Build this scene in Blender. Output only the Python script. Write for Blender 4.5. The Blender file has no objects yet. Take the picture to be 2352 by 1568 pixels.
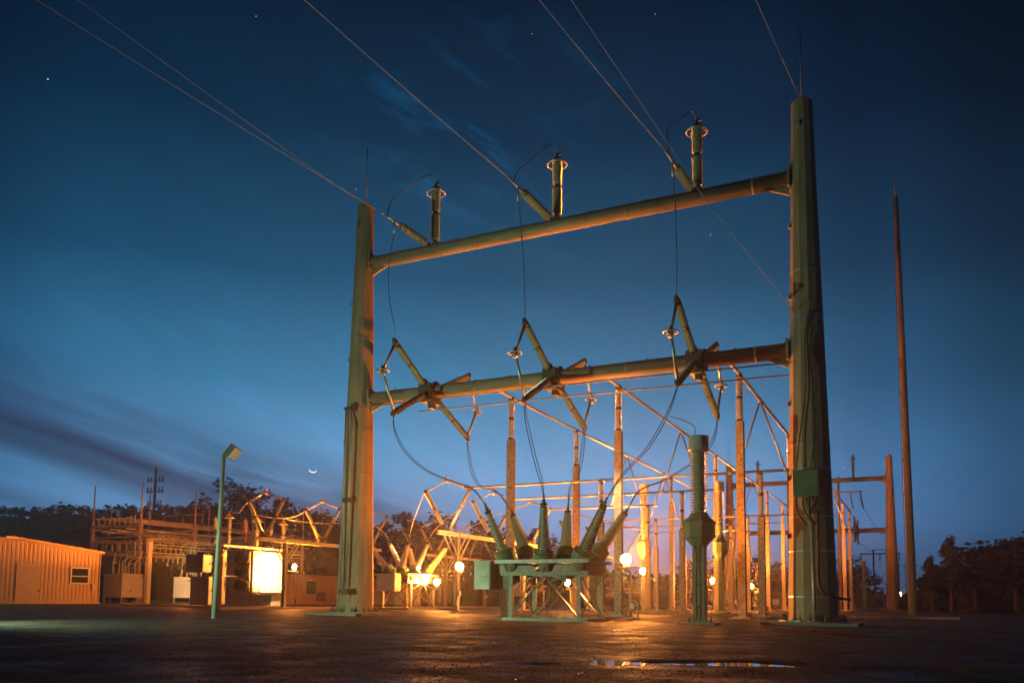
import bpy, math, random
import numpy as np
from mathutils import Vector, Matrix, noise
random.seed(11)
SC = bpy.context.scene
COL = SC.collection
V = Vector
rad = math.radians

# ------------------------------------------------------------------ camera
# station grid: X runs along the gantry beams, Y runs down the yard, Z is up, metres
CAM_F, CAM_YAW, CAM_PITCH, CAM_ROLL, CAM_SH, CAM_H = 1930.5, 0.456311, 0.0935, 0.010304, 412.8, 0.72
def cam_axes():
    cy, sy, cp, sp = math.cos(CAM_YAW), math.sin(CAM_YAW), math.cos(CAM_PITCH), math.sin(CAM_PITCH)
    f = V((-sy*cp, cy*cp, sp)); r = V((cy, sy, 0)); u = r.cross(f)
    cr, sr = math.cos(CAM_ROLL), math.sin(CAM_ROLL)
    return r*cr + u*sr, u*cr - r*sr, f
AR, AU, AF = cam_axes()
CAMLOC = V((0, 0, CAM_H))
cd = bpy.data.cameras.new('camera'); cam = bpy.data.objects.new('camera', cd); COL.objects.link(cam)
cam.matrix_world = Matrix(((AR.x, AU.x, -AF.x, 0), (AR.y, AU.y, -AF.y, 0), (AR.z, AU.z, -AF.z, CAM_H), (0, 0, 0, 1)))
cd.sensor_width = 36; cd.lens = CAM_F/2352*36; cd.shift_y = CAM_SH/2352
cd.clip_start = 0.1; cd.clip_end = 12000
SC.camera = cam
SC.view_settings.view_transform = 'Standard'; SC.view_settings.look = 'None'
SC.view_settings.exposure = 0; SC.view_settings.gamma = 1
SC.cycles.use_denoising = True
SC.cycles.max_bounces = 5; SC.cycles.diffuse_bounces = 2; SC.cycles.glossy_bounces = 3
SC.cycles.sample_clamp_indirect = 4

# measuring helpers: the point of a known plane that a photo measurement (in a 2352 wide frame) falls on
def ray(x, y): return AR*((x-1176)/CAM_F) - AU*((y-784-CAM_SH)/CAM_F) + AF
def gnd(x, y, z=0): d = ray(x, y); return CAMLOC + d*((z-CAM_H)/d.z)
def onx(x, y, X): d = ray(x, y); return CAMLOC + d*(X/d.x)
def ony(x, y, Y): d = ray(x, y); return CAMLOC + d*(Y/d.y)
ZB = {1:(0,1700,1.96),2:(700,1700,1.96),3:(1350,1700,1.96),4:(1800,1700,1.96),5:(2400,1700,1.96),6:(3100,1700,1.844),7:(2800,1900,2.851),8:(850,2050,3.92),9:(350,1950,3.92)}
def Z(n, x, y): b = ZB[n]; k = 2352/4096; return ((b[0]+x/b[2])*k, (b[1]+y/b[2])*k)

# ------------------------------------------------------------------ node helper
def nd(nt, typ, **kw):
    n = nt.nodes.new(typ)
    for k, v in kw.items():
        if k.startswith('i_'): n.inputs[int(k[2:])].default_value = v
        else: setattr(n, k, v)
    return n
def ramp(nt, fac, stops, interp='LINEAR'):
    n = nt.nodes.new('ShaderNodeValToRGB'); cr = n.color_ramp; cr.interpolation = interp
    while len(cr.elements) < len(stops): cr.elements.new(0.5)
    for e, (p, c) in zip(cr.elements, stops):
        e.position = p; e.color = (*c, 1) if len(c) == 3 else c
    nt.links.new(fac, n.inputs[0]); return n.outputs[0]
def math_(nt, op, a, b=None, clamp=False):
    n = nt.nodes.new('ShaderNodeMath'); n.operation = op; n.use_clamp = clamp
    for i, x in enumerate((a, b)):
        if x is None: continue
        if isinstance(x, (int, float)): n.inputs[i].default_value = x
        else: nt.links.new(x, n.inputs[i])
    return n.outputs[0]

# ------------------------------------------------------------------ dusk sky
W = bpy.data.worlds.new('World'); SC.world = W; W.use_nodes = True
def build_sky():
    nt = W.node_tree; nt.nodes.clear(); L = nt.links.new
    out = nt.nodes.new('ShaderNodeOutputWorld'); bg = nt.nodes.new('ShaderNodeBackground')
    L(bg.outputs[0], out.inputs[0])
    tc = nt.nodes.new('ShaderNodeTexCoord'); sep = nt.nodes.new('ShaderNodeSeparateXYZ'); L(tc.outputs['Generated'], sep.inputs[0])
    x, y, z = sep.outputs
    el = math_(nt, 'MULTIPLY', math_(nt, 'ARCSINE', z), 57.2958)            # degrees above the horizon
    col = ramp(nt, math_(nt, 'DIVIDE', el, 45, True), [
        (0.00, (.150, .180, .340)), (0.05, (.170, .280, .540)), (0.11, (.175, .420, .800)), (0.19, (.125, .395, .730)),
        (0.31, (.040, .215, .405)), (0.47, (.008, .082, .170)), (0.66, (.0010, .0275, .068)), (0.82, (.0003, .0120, .033)), (1.0, (.0002, .005, .016))])
    # brighter towards where the sun went down, falling off to both sides
    pk = rad(32.0); px, py = -math.sin(pk), math.cos(pk)
    hl = math_(nt, 'SQRT', math_(nt, 'ADD', math_(nt, 'MULTIPLY', x, x), math_(nt, 'MULTIPLY', y, y)))
    dot = math_(nt, 'DIVIDE', math_(nt, 'ADD', math_(nt, 'MULTIPLY', x, px), math_(nt, 'MULTIPLY', y, py)), hl)
    az = ramp(nt, dot, [(0.0, (.10, .12, .14)), (.60, (.12, .15, .18)), (.79, (.16, .24, .275)), (.87, (.34, .45, .52)), (.94, (.76, .84, .87)), (1.0, (1, 1, 1))], 'EASE')
    mul = nt.nodes.new('ShaderNodeMix'); mul.data_type = 'RGBA'; mul.blend_type = 'MULTIPLY'; mul.inputs[0].default_value = 1
    L(col, mul.inputs[6]); L(az, mul.inputs[7])
    # dark cloud streaks low on the left, sloping down to the right
    azd = math_(nt, 'MULTIPLY', math_(nt, 'ARCTAN2', x, y), 57.2958)
    u = math_(nt, 'ADD', azd, 26.1)
    v = math_(nt, 'ADD', el, math_(nt, 'MULTIPLY', u, 0.27))
    cx = nt.nodes.new('ShaderNodeCombineXYZ'); L(math_(nt, 'MULTIPLY', u, 0.05), cx.inputs[0]); L(math_(nt, 'MULTIPLY', v, 0.55), cx.inputs[1])
    nz = nd(nt, 'ShaderNodeTexNoise'); nz.inputs['Scale'].default_value = 1.0; nz.inputs['Detail'].default_value = 4; nz.inputs['Roughness'].default_value = .55; nz.inputs['Distortion'].default_value = .6
    L(cx.outputs[0], nz.inputs['Vector'])
    d = math_(nt, 'SUBTRACT', v, 1.9)
    band = math_(nt, 'POWER', 2.71828, math_(nt, 'MULTIPLY', math_(nt, 'MULTIPLY', d, d), -0.085))
    d2 = math_(nt, 'SUBTRACT', v, -2.6)
    band2 = math_(nt, 'POWER', 2.71828, math_(nt, 'MULTIPLY', math_(nt, 'MULTIPLY', d2, d2), -0.9))
    left = math_(nt, 'DIVIDE', math_(nt, 'SUBTRACT', 12, u), 22, True)
    n1 = ramp(nt, nz.outputs[0], [(.30, (.28,)*3), (.46, (.75,)*3), (.62, (1,)*3)])
    m = math_(nt, 'MULTIPLY', math_(nt, 'MULTIPLY', math_(nt, 'MAXIMUM', band, math_(nt, 'MULTIPLY', band2, .6)), left), n1)
    m = math_(nt, 'MULTIPLY', m, 0.95, True)
    cl = nt.nodes.new('ShaderNodeMix'); cl.data_type = 'RGBA'
    L(m, cl.inputs[0]); L(mul.outputs[2], cl.inputs[6]); cl.inputs[7].default_value = (.016, .034, .085, 1)
    # thin bright wisps high up and low streaks on the right
    cx2 = nt.nodes.new('ShaderNodeCombineXYZ'); L(math_(nt, 'MULTIPLY', azd, 0.10), cx2.inputs[0]); L(math_(nt, 'MULTIPLY', math_(nt, 'ADD', el, math_(nt, 'MULTIPLY', azd, .35)), 0.33), cx2.inputs[1])
    nz2 = nd(nt, 'ShaderNodeTexNoise'); nz2.inputs['Scale'].default_value = 1.3; nz2.inputs['Detail'].default_value = 6; nz2.inputs['Roughness'].default_value = .62; nz2.inputs['Distortion'].default_value = .8
    L(cx2.outputs[0], nz2.inputs['Vector'])
    w = math_(nt, 'MULTIPLY', math_(nt, 'SUBTRACT', nz2.outputs[0], .5), 4, True)
    e3 = math_(nt, 'SUBTRACT', el, 31); a3 = math_(nt, 'ADD', azd, 29)
    patch = math_(nt, 'POWER', 2.71828, math_(nt, 'ADD', math_(nt, 'MULTIPLY', math_(nt, 'MULTIPLY', e3, e3), -0.05), math_(nt, 'MULTIPLY', math_(nt, 'MULTIPLY', a3, a3), -0.02)))
    lift = math_(nt, 'ADD', 1, math_(nt, 'MULTIPLY', w, math_(nt, 'ADD', math_(nt, 'MULTIPLY', patch, 2.6), 0.16)))
    fin = nt.nodes.new('ShaderNodeVectorMath'); fin.operation = 'SCALE'
    L(cl.outputs[2], fin.inputs[0]); L(lift, fin.inputs[3])
    L(fin.outputs[0], bg.inputs[0]); bg.inputs[1].default_value = 1.05
build_sky()

# ------------------------------------------------------------------ headlights beyond the left edge of the frame (the sun is down)
LOW = (.70, 1.0, .55)
def spot(name, loc, target, power, color, cone, blend, size):
    l = bpy.data.lights.new(name, 'SPOT'); l.energy = power; l.color = color; l.spot_size = rad(cone); l.spot_blend = blend; l.shadow_soft_size = size
    o = bpy.data.objects.new(name, l); COL.objects.link(o); o.location = loc
    o.rotation_euler = (V(target)-V(loc)).to_track_quat('-Z', 'Y').to_euler(); return o
spot('headlight_beam', (-23.2, 12.3, .62), (-8.0, 28.5, 6.5), 6000, LOW, 138, .8, .10)

# ------------------------------------------------------------------ materials
def mat(name, c1, c2=None, scale=4, rough=.55, metal=0, bump=0, bscale=None, spec=.5, detail=5, stretch=None, rlo=None):
    m = bpy.data.materials.new(name); m.use_nodes = True; nt = m.node_tree; L = nt.links.new
    b = nt.nodes['Principled BSDF']; b.inputs['Metallic'].default_value = metal; b.inputs['Roughness'].default_value = rough
    b.inputs['Specular IOR Level'].default_value = spec
    tc = nt.nodes.new('ShaderNodeTexCoord'); vec = tc.outputs['Object']
    if stretch:
        mp = nt.nodes.new('ShaderNodeMapping'); mp.inputs['Scale'].default_value = stretch; L(vec, mp.inputs[0]); vec = mp.outputs[0]
    nz = nt.nodes.new('ShaderNodeTexNoise'); nz.inputs['Scale'].default_value = scale; nz.inputs['Detail'].default_value = detail; nz.inputs['Roughness'].default_value = .65
    L(vec, nz.inputs['Vector'])
    L(ramp(nt, nz.outputs[0], [(.32, c1), (.68, c2 or c1)]), b.inputs['Base Color'])
    if rlo is not None:
        L(ramp(nt, nz.outputs[0], [(.35, (rlo,)*3), (.65, (rough,)*3)]), b.inputs['Roughness'])
    if bump:
        n2 = nt.nodes.new('ShaderNodeTexNoise'); n2.inputs['Scale'].default_value = bscale or scale*6; n2.inputs['Detail'].default_value = 4; L(vec, n2.inputs['Vector'])
        bp = nt.nodes.new('ShaderNodeBump'); bp.inputs['Strength'].default_value = bump; bp.inputs['Distance'].default_value = .02
        L(n2.outputs[0], bp.inputs['Height']); L(bp.outputs[0], b.inputs['Normal'])
    return m
M = {}
M['steel'] = mat('galvanised_steel', (.23, .225, .215), (.42, .41, .39), 5, .55, .35, .12, 40, rlo=.4)
M['column'] = mat('weathered_steel', (.13, .105, .08), (.46, .41, .34), 6, .6, .25, .25, 50, detail=9)
M['post'] = mat('dull_post_steel', (.26, .19, .115), (.45, .36, .235), 2.6, .6, .1, .25, 45, detail=9, stretch=(1.6, 1.6, .22))
M['beam'] = mat('dull_beam_steel', (.22, .17, .11), (.38, .31, .21), 2.6, .6, .1, .25, 45, detail=9, stretch=(.3, 1.6, 1.6))
M['porc'] = mat('green_lit_glazed_porcelain', (.29, .335, .25), (.34, .385, .29), 3, .22)  # green of the headlights put into the glaze colour
M['porcbrown'] = mat('brown_glazed_porcelain', (.20, .10, .055), (.26, .14, .08), 3, .25)
M['alu'] = mat('aluminium_tube', (.48, .47, .45), (.58, .57, .55), 8, .38, .6)
M['dark'] = mat('dark_cast_metal', (.07, .065, .06), (.12, .11, .10), 8, .55, .4)
M['green'] = mat('grey_green_paint', (.095, .195, .12), (.14, .26, .165), 3, .42, 0, .05, 60, rlo=.32)
M['tealgrey'] = mat('dull_teal_paint', (.15, .21, .185), (.20, .27, .235), 3, .5)
M['gsteel'] = mat('dull_green_galvanised', (.10, .115, .09), (.24, .26, .20), 9, .5, .2, .15, 60, detail=8)
M['porclight'] = mat('pale_grey_porcelain', (.46, .44, .38), (.54, .52, .45), 3, .22)
M['porc_lit'] = mat('lamp_whitened_porcelain', (.58, .56, .50), (.66, .64, .58), 3, .2)  # porcelain whitened to carry the floodlight on the far breakers
M['paint'] = mat('pale_grey_paint', (.40, .41, .37), (.50, .50, .45), 2.5, .45, 0, .05, 60)
M['white'] = mat('pale_equipment_paint', (.62, .62, .56), (.70, .69, .63), 3, .45)
M['conc'] = mat('worn_concrete', (.22, .21, .19), (.36, .34, .31), 6, .9, 0, .4, 40)
M['wire'] = mat('sky_tinted_strand', (.24, .29, .40), (.30, .36, .48), 20, .7, 0)  # blue of the sky light put into the strand colour
M['cable'] = mat('dark_bundle_conductor', (.16, .16, .16), (.22, .22, .22), 20, .45, .4)
M['black'] = mat('black_rubber', (.02, .02, .02), (.035, .035, .035), 8, .6)
M['wood'] = mat('creosoted_pine', (.34, .23, .13), (.55, .39, .24), 6, .8, 0, .3, 30, stretch=(1, 1, .12))
M['tank'] = mat('shaded_grey_brown_paint', (.15, .14, .12), (.22, .205, .18), 2.5, .5, 0, .08, 30)  # darker paint stands for shade on the unlit transformer sides
M['siding'] = mat('tan_metal_siding', (.44, .31, .17), (.52, .37, .21), 1.5, .5)
M['door'] = mat('tan_painted_door', (.36, .28, .19), (.40, .32, .22), 2, .5)
M['trim'] = mat('pale_trim', (.62, .60, .55), (.70, .68, .62), 3, .5)
M['glass'] = mat('dark_window_glass', (.02, .02, .025), (.03, .03, .035), 3, .08)
M['bark'] = mat('dark_bark', (.05, .035, .025), (.09, .065, .045), 5, .9)
M['fence'] = mat('dim_brown_boards', (.10, .07, .05), (.15, .11, .08), 3, .8)
M['strap'] = mat('bright_steel_strap', (.6, .6, .62), (.7, .7, .72), 8, .3, .8)
M['tower'] = mat('dark_mast_steel', (.04, .04, .045), (.06, .06, .065), 3, .6, .2)
def leafmat(name, a, b):
    m = mat(name, a, b, .5, .7); return m
M['leaf'] = leafmat('dark_foliage', (.010, .012, .006), (.026, .028, .013))
M['leaf2'] = leafmat('dark_pine_foliage', (.008, .011, .006), (.018, .022, .011))
def emit(name, c, s):
    m = bpy.data.materials.new(name); m.use_nodes = True; b = m.node_tree.nodes['Principled BSDF']
    b.inputs['Base Color'].default_value = (.8, .8, .8, 1); b.inputs['Emission Color'].default_value = (*c, 1); b.inputs['Emission Strength'].default_value = s
    return m
SOD = (1.0, .245, .024); HOT = (1.0, .66, .30)      # spill of the sodium lamps, and the hot centre of a beam
M['lamp'] = emit('sodium_lamp_glow', (1.0, .50, .14), 700)
M['lampdim'] = emit('small_sodium_glow', (1.0, .62, .25), 14)
M['moon'] = emit('moonlit_rock', (1.0, .90, .80), 2.2)
M['star'] = emit('starlight', (.85, .93, 1.0), 1.0)

# ------------------------------------------------------------------ mesh builder
def basis(d):
    d = d.normalized(); a = V((0, 0, 1)) if abs(d.z) < .95 else V((1, 0, 0))
    s = d.cross(a).normalized(); return s, s.cross(d).normalized(), d
class MB:
    def __init__(s): s.v = []; s.f = []; s.sm = []
    def add(s, vs, fs, smooth=False):
        n = len(s.v); s.v += [tuple(p) for p in vs]; s.f += [tuple(i+n for i in f) for f in fs]; s.sm += [smooth]*len(fs); return s
    def box(s, c, size, rz=0, mtx=None):
        c = V(c); hx, hy, hz = size[0]/2, size[1]/2, size[2]/2
        R = mtx or Matrix.Rotation(rz, 3, 'Z')
        vs = [c + R @ V((a*hx, b*hy, d*hz)) for a in (-1, 1) for b in (-1, 1) for d in (-1, 1)]
        return s.add(vs, [(0,1,3,2),(4,6,7,5),(0,4,5,1),(2,3,7,6),(0,2,6,4),(1,5,7,3)])
    def bar(s, a, b, w, h, up=None):
        a, b = V(a), V(b); d = (b-a).normalized()
        upv = V(up) if up else (V((0, 0, 1)) if abs(d.z) < .95 else V((0, 1, 0)))
        sx = d.cross(upv).normalized(); sz = sx.cross(d).normalized()
        R = Matrix((sx, d, sz)).transposed()
        return s.box((a+b)/2, (w, (b-a).length, h), mtx=R)
    def tube(s, pts, r, n=8, cap=True):
        pts = [V(p) for p in pts]; k = len(pts); rs = r if isinstance(r, (list, tuple)) else [r]*k
        dirs = [(pts[min(i+1, k-1)]-pts[max(i-1, 0)]).normalized() for i in range(k)]
        sx, sy, _ = basis(dirs[0]); vs = []
        for i in range(k):
            d = dirs[i]; sx = (sx - d*sx.dot(d)).normalized(); sy = d.cross(sx)
            for j in range(n):
                t = 2*math.pi*j/n; vs.append(pts[i] + (sx*math.cos(t)+sy*math.sin(t))*rs[i])
        fs = [(i*n+j, i*n+(j+1) % n, (i+1)*n+(j+1) % n, (i+1)*n+j) for i in range(k-1) for j in range(n)]
        s.add(vs, fs, True)
        if cap: s.add([], []); b = len(s.v)-k*n; s.f += [tuple(b+j for j in reversed(range(n))), tuple(b+(k-1)*n+j for j in range(n))]; s.sm += [False]*2
        return s
    def lathe(s, a, d, prof, n=12, smooth=True, phase=0):
        # prof: (distance along d from a, radius)
        a = V(a); sx, sy, d = basis(V(d)); vs = []; rings = [prof[0]]; gaps = set()
        for q in range(1, len(prof)):
            rings.append(prof[q])
            if smooth and q < len(prof)-1:          # double the ring where the outline turns sharply, so the edge stays crisp
                a1 = math.atan2(prof[q][1]-prof[q-1][1], prof[q][0]-prof[q-1][0]); a2 = math.atan2(prof[q+1][1]-prof[q][1], prof[q+1][0]-prof[q][0])
                if abs((a2-a1+math.pi) % (2*math.pi)-math.pi) > .8: gaps.add(len(rings)-1); rings.append(prof[q])
        for t, r in rings:
            for j in range(n):
                q = 2*math.pi*j/n + phase; vs.append(a + d*t + (sx*math.cos(q)+sy*math.sin(q))*r)
        k = len(rings)
        fs = [(i*n+j, i*n+(j+1) % n, (i+1)*n+(j+1) % n, (i+1)*n+j) for i in range(k-1) if i not in gaps for j in range(n)]
        b = len(s.v); s.add(vs, fs, smooth)
        s.f += [tuple(b+j for j in reversed(range(n))), tuple(b+(k-1)*n+j for j in range(n))]; s.sm += [False]*2
        return s
    def sheds(s, a, b, rc, rs, pitch, n=14, rc2=None, rs2=None):
        # an insulator body with rain sheds from a to b
        a, b = V(a), V(b); Ln = (b-a).length; k = max(2, int(round(Ln/pitch))); p = Ln/k
        rc2 = rc if rc2 is None else rc2; rs2 = rs if rs2 is None else rs2; pr = []
        for i in range(k):
            f = i/max(1, k-1); c = rc+(rc2-rc)*f; r = rs+(rs2-rs)*f
            pr += [(i*p+.001, c), (i*p+p*.34, c), (i*p+p*.50, r), (i*p+p*.62, r), (i*p+p*.70, c)]
        pr.append((Ln, rc2))
        return s.lathe(a, b-a, pr, n)
    def torus(s, c, axis, R, r, n=20, m=6):
        sx, sy, d = basis(V(axis)); c = V(c); vs = []
        for i in range(n):
            t = 2*math.pi*i/n; o = sx*math.cos(t)+sy*math.sin(t)
            for j in range(m):
                q = 2*math.pi*j/m; vs.append(c + o*(R + r*math.cos(q)) + d*(r*math.sin(q)))
        return s.add(vs, [(i*m+j, i*m+(j+1) % m, ((i+1) % n)*m+(j+1) % m, ((i+1) % n)*m+j) for i in range(n) for j in range(m)], True)
    def ball(s, c, r, n=10, sq=1):
        pr = [(-r*math.cos(math.pi*i/6)*sq, max(.002, r*math.sin(math.pi*i/6))) for i in range(7)]
        return s.lathe(V(c), V((0, 0, 1)), pr, n)
    def prism(s, poly, d):
        # poly: list of 3-D points, swept by vector d
        n = len(poly); d = V(d); vs = [V(p) for p in poly] + [V(p)+d for p in poly]
        return s.add(vs, [tuple(reversed(range(n))), tuple(range(n, 2*n))] + [(i, (i+1) % n, n+(i+1) % n, n+i) for i in range(n)])
    def build(s, name, m, parent=None, local=False):
        me = bpy.data.meshes.new(name); off = V((0, 0, 0)); root = parent
        while root is not None and root.parent is not None: root = root.parent
        if root is not None and not local: off = root.location
        me.from_pydata([(p[0]-off.x, p[1]-off.y, p[2]-off.z) for p in s.v], [], s.f)
        me.polygons.foreach_set('use_smooth', s.sm); me.materials.append(m); me.update()
        o = bpy.data.objects.new(name, me); COL.objects.link(o)
        if parent is not None: o.parent = parent
        return o
def tag(o, label=None, cat=None, group=None, kind=None):
    for k, v in (('label', label), ('category', cat), ('group', group), ('kind', kind)):
        if v: o[k] = v
    return o
def thing(name, label, cat, loc=(0, 0, 0), group=None, rz=0):
    o = bpy.data.objects.new(name, None); COL.objects.link(o); o.location = loc; o.rotation_euler = (0, 0, rz); o.empty_display_size = .2
    return tag(o, label, cat, group)
def single(mb, name, m, label, cat, group=None):
    # a thing of one mesh, its origin at its first vertex
    o = mb.build(name, m); p = V(mb.v[0]); o.data.transform(Matrix.Translation(-p)); o.location = p
    return tag(o, label, cat, group)
def copy_tree(o, parent=None):
    c = o.copy(); COL.objects.link(c); c.parent = parent
    for ch in o.children: copy_tree(ch, c)
    return c
def dup(src, loc, label, rz=0, group=None):
    c = copy_tree(src); c.location = loc; c.rotation_euler = (0, 0, rz); c['label'] = label
    if group: c['group'] = group
    return c
def curve(a, b, sag=0, n=12, side=None, k=1.0):
    a, b = V(a), V(b); out = []
    for i in range(n+1):
        t = i/n; p = a.lerp(b, t); w = 4*t*(1-t); p = p - V((0, 0, sag*w))
        if side is not None: p = p + V(side)*w
        out.append(p)
    return out
def bez(p0, p1, p2, p3, n=16):
    p0, p1, p2, p3 = V(p0), V(p1), V(p2), V(p3)
    return [p0*(1-t)**3 + p1*3*t*(1-t)**2 + p2*3*t*t*(1-t) + p3*t**3 for t in (i/n for i in range(n+1))]
def spline(pts, n=6):
    pts = [V(p) for p in pts]; out = []
    for i in range(len(pts)-1):
        p0 = pts[max(0, i-1)]; p1 = pts[i]; p2 = pts[i+1]; p3 = pts[min(len(pts)-1, i+2)]
        for j in range(n):
            t = j/n; out.append(.5*((2*p1) + (p2-p0)*t + (2*p0-5*p1+4*p2-p3)*t*t + (3*p1-p0-3*p2+p3)*t**3))
    out.append(pts[-1]); return out
ORD = ['nearest', 'second', 'third', 'fourth', 'fifth', 'sixth']

# ------------------------------------------------------------------ ground and puddle
def puddle_depth(x, y):
    # a long shallow hollow right of the middle of the view
    c = gnd(1620, 1521); r = V((AR.x, AR.y)).normalized(); f = V((-r.y, r.x))
    d = V((x-c.x, y-c.y)); a = d.dot(r); b = d.dot(f)
    return (a, b)
def ground_h(x, y):
    h = .020*noise.noise((x*.35, y*.35, 0)) + .012*noise.noise((x*1.1, y*1.1, 3)) + .008*noise.noise((x*3.1, y*3.1, 7))
    a, b = puddle_depth(x, y)
    wob = .30*noise.noise((a*1.2, 4.1, 0)) + .16*noise.noise((a*4, 9.1, 0))
    q = 1 - (a/1.45)**2 - ((b-wob*.8)/(.50 + .10*math.sin(a*2.2)))**2
    q2 = 1 - ((a+1.15)/.55)**2 - ((b-.1)/.9)**2
    q2 = max(q2, .7-((a-2.1)/.7)**2-((b+.45)/.25)**2, .6-((a+2.0)/.5)**2-((b+.6)/.2)**2)
    far = max(0., min(1., (math.hypot(x, y)-60)/60))
    return h*(1-far) - .045*max(0., min(1., max(q*1.3, q2*.8)))
def build_ground():
    def axis(lo, hi, step, far):
        xs = [lo + i*step for i in range(int((hi-lo)/step)+1)]; g = step
        while xs[-1] < far: g *= 1.25; xs.append(xs[-1]+g)
        g = step; pre = []; x = lo
        while x > -far: g *= 1.25; x -= g; pre.append(x)
        return list(reversed(pre)) + xs
    xs = axis(-14, 9, .11, 700); ys = axis(3, 26, .11, 700); nx = len(xs)
    vs = [(x, y, ground_h(x, y)) for y in ys for x in xs]
    fs = [(j*nx+i, j*nx+i+1, (j+1)*nx+i+1, (j+1)*nx+i) for j in range(len(ys)-1) for i in range(nx-1)]
    m = bpy.data.materials.new('wet_gravel'); m.use_nodes = True; nt = m.node_tree; L = nt.links.new; b = nt.nodes['Principled BSDF']
    tc = nt.nodes.new('ShaderNodeTexCoord')
    def nz(sc, det=5, ro=.6):
        n = nt.nodes.new('ShaderNodeTexNoise'); n.inputs['Scale'].default_value = sc; n.inputs['Detail'].default_value = det; n.inputs['Roughness'].default_value = ro
        L(tc.outputs['Object'], n.inputs['Vector']); return n.outputs[0]
    vo = nt.nodes.new('ShaderNodeTexVoronoi'); vo.inputs['Scale'].default_value = 22; L(tc.outputs['Object'], vo.inputs['Vector'])
    c1 = ramp(nt, nz(.35, 6), [(.35, (.016, .009, .0055)), (.65, (.040, .024, .015))])
    c2 = ramp(nt, vo.outputs['Color'], [(.2, (.45, .45, .45)), (.9, (1.35, 1.3, 1.25))])
    mx = nt.nodes.new('ShaderNodeMix'); mx.data_type = 'RGBA'; mx.blend_type = 'MULTIPLY'; mx.inputs[0].default_value = 1; L(c1, mx.inputs[6]); L(c2, mx.inputs[7])
    L(mx.outputs[2], b.inputs['Base Color'])
    L(ramp(nt, nz(.9, 5), [(.38, (.5,)*3), (.6, (.85,)*3)]), b.inputs['Roughness'])
    b.inputs['Specular IOR Level'].default_value = .25
    h = math_(nt, 'ADD', math_(nt, 'MULTIPLY', vo.outputs['Distance'], 1.0), math_(nt, 'MULTIPLY', nz(60, 3), .5))
    bp = nt.nodes.new('ShaderNodeBump'); bp.inputs['Strength'].default_value = .6; bp.inputs['Distance'].default_value = .015
    L(h, bp.inputs['Height']); L(bp.outputs[0], b.inputs['Normal'])
    mb = MB(); mb.add(vs, fs, True); tag(mb.build('ground', m), kind='structure')
    # loose stones
    g = MB(); rr = random.Random(5); octv = [(1,0,0),(0,1,0),(-1,0,0),(0,-1,0),(0,0,1),(0,0,-1)]
    octf = [(0,1,4),(1,2,4),(2,3,4),(3,0,4),(1,0,5),(2,1,5),(3,2,5),(0,3,5)]
    n = 0
    while n < 42000:
        dist = 4.2 + 24*rr.random()**1.5; an = CAM_YAW + rad(rr.uniform(-34, 34)); x, y = -math.sin(an)*dist, math.cos(an)*dist
        n += 1; z = ground_h(x, y)
        if z < -.022: continue
        s = rr.uniform(.004, .010)*(1 + .5*rr.random()**4)*(1+dist*.012); a = rr.random()*6.3
        ca, sa = math.cos(a), math.sin(a); vv = []
        for (p, q, r) in octv:
            p *= s*rr.uniform(.7, 1.3); q *= s*rr.uniform(.7, 1.3); r *= s*rr.uniform(.2, .4)
            vv.append((x+p*ca-q*sa, y+p*sa+q*ca, z+r+s*.2))
        g.add(vv, octf)
    sm = mat('wet_stones', (.045, .03, .022), (.13, .095, .07), 9, .35, 0, rlo=.12, spec=.9)
    tag(g.build('gravel', sm), 'loose wet gravel stones strewn over the dark yard', 'gravel', kind='stuff')
    c = gnd(1620, 1521); w = MB(); r = V((AR.x, AR.y, 0)).normalized(); f = V((-r.y, r.x, 0))
    pts = []
    for i in range(40):
        t = 2*math.pi*i/40; pts.append(V((c.x, c.y, -.020)) + r*(3.1*math.cos(t)) + f*(1.35*math.sin(t)))
    w.add(pts, [tuple(range(40))])
    pm = bpy.data.materials.new('still_water'); pm.use_nodes = True; pb = pm.node_tree.nodes['Principled BSDF']
    pb.inputs['Base Color'].default_value = (.015, .012, .010, 1); pb.inputs['Roughness'].default_value = .03; pb.inputs['IOR'].default_value = 1.33
    tag(w.build('puddle_water', pm), kind='structure')
build_ground()

# ------------------------------------------------------------------ haze volume added for the glow around the lamps
def haze():
    x0, x1, y0, y1, z0, z1 = -1000, 1000, -1000, 1000, -1.6, 34
    m = bpy.data.materials.new('lamp_glow_haze'); m.use_nodes = True; nt = m.node_tree; nt.nodes.clear()
    o = nt.nodes.new('ShaderNodeOutputMaterial'); v = nt.nodes.new('ShaderNodeVolumePrincipled')
    v.inputs['Color'].default_value = (.9, .9, .9, 1); v.inputs['Density'].default_value = HAZE; v.inputs['Anisotropy'].default_value = .83
    nt.links.new(v.outputs[0], o.inputs['Volume'])
    b = MB().box(((x0+x1)/2, (y0+y1)/2, (z0+z1)/2), (x1-x0, y1-y0, z1-z0)); tag(b.build('haze', m), 'thin added haze that makes the lamps glow', 'haze', kind='stuff')
HAZE = .0011
haze()

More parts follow.
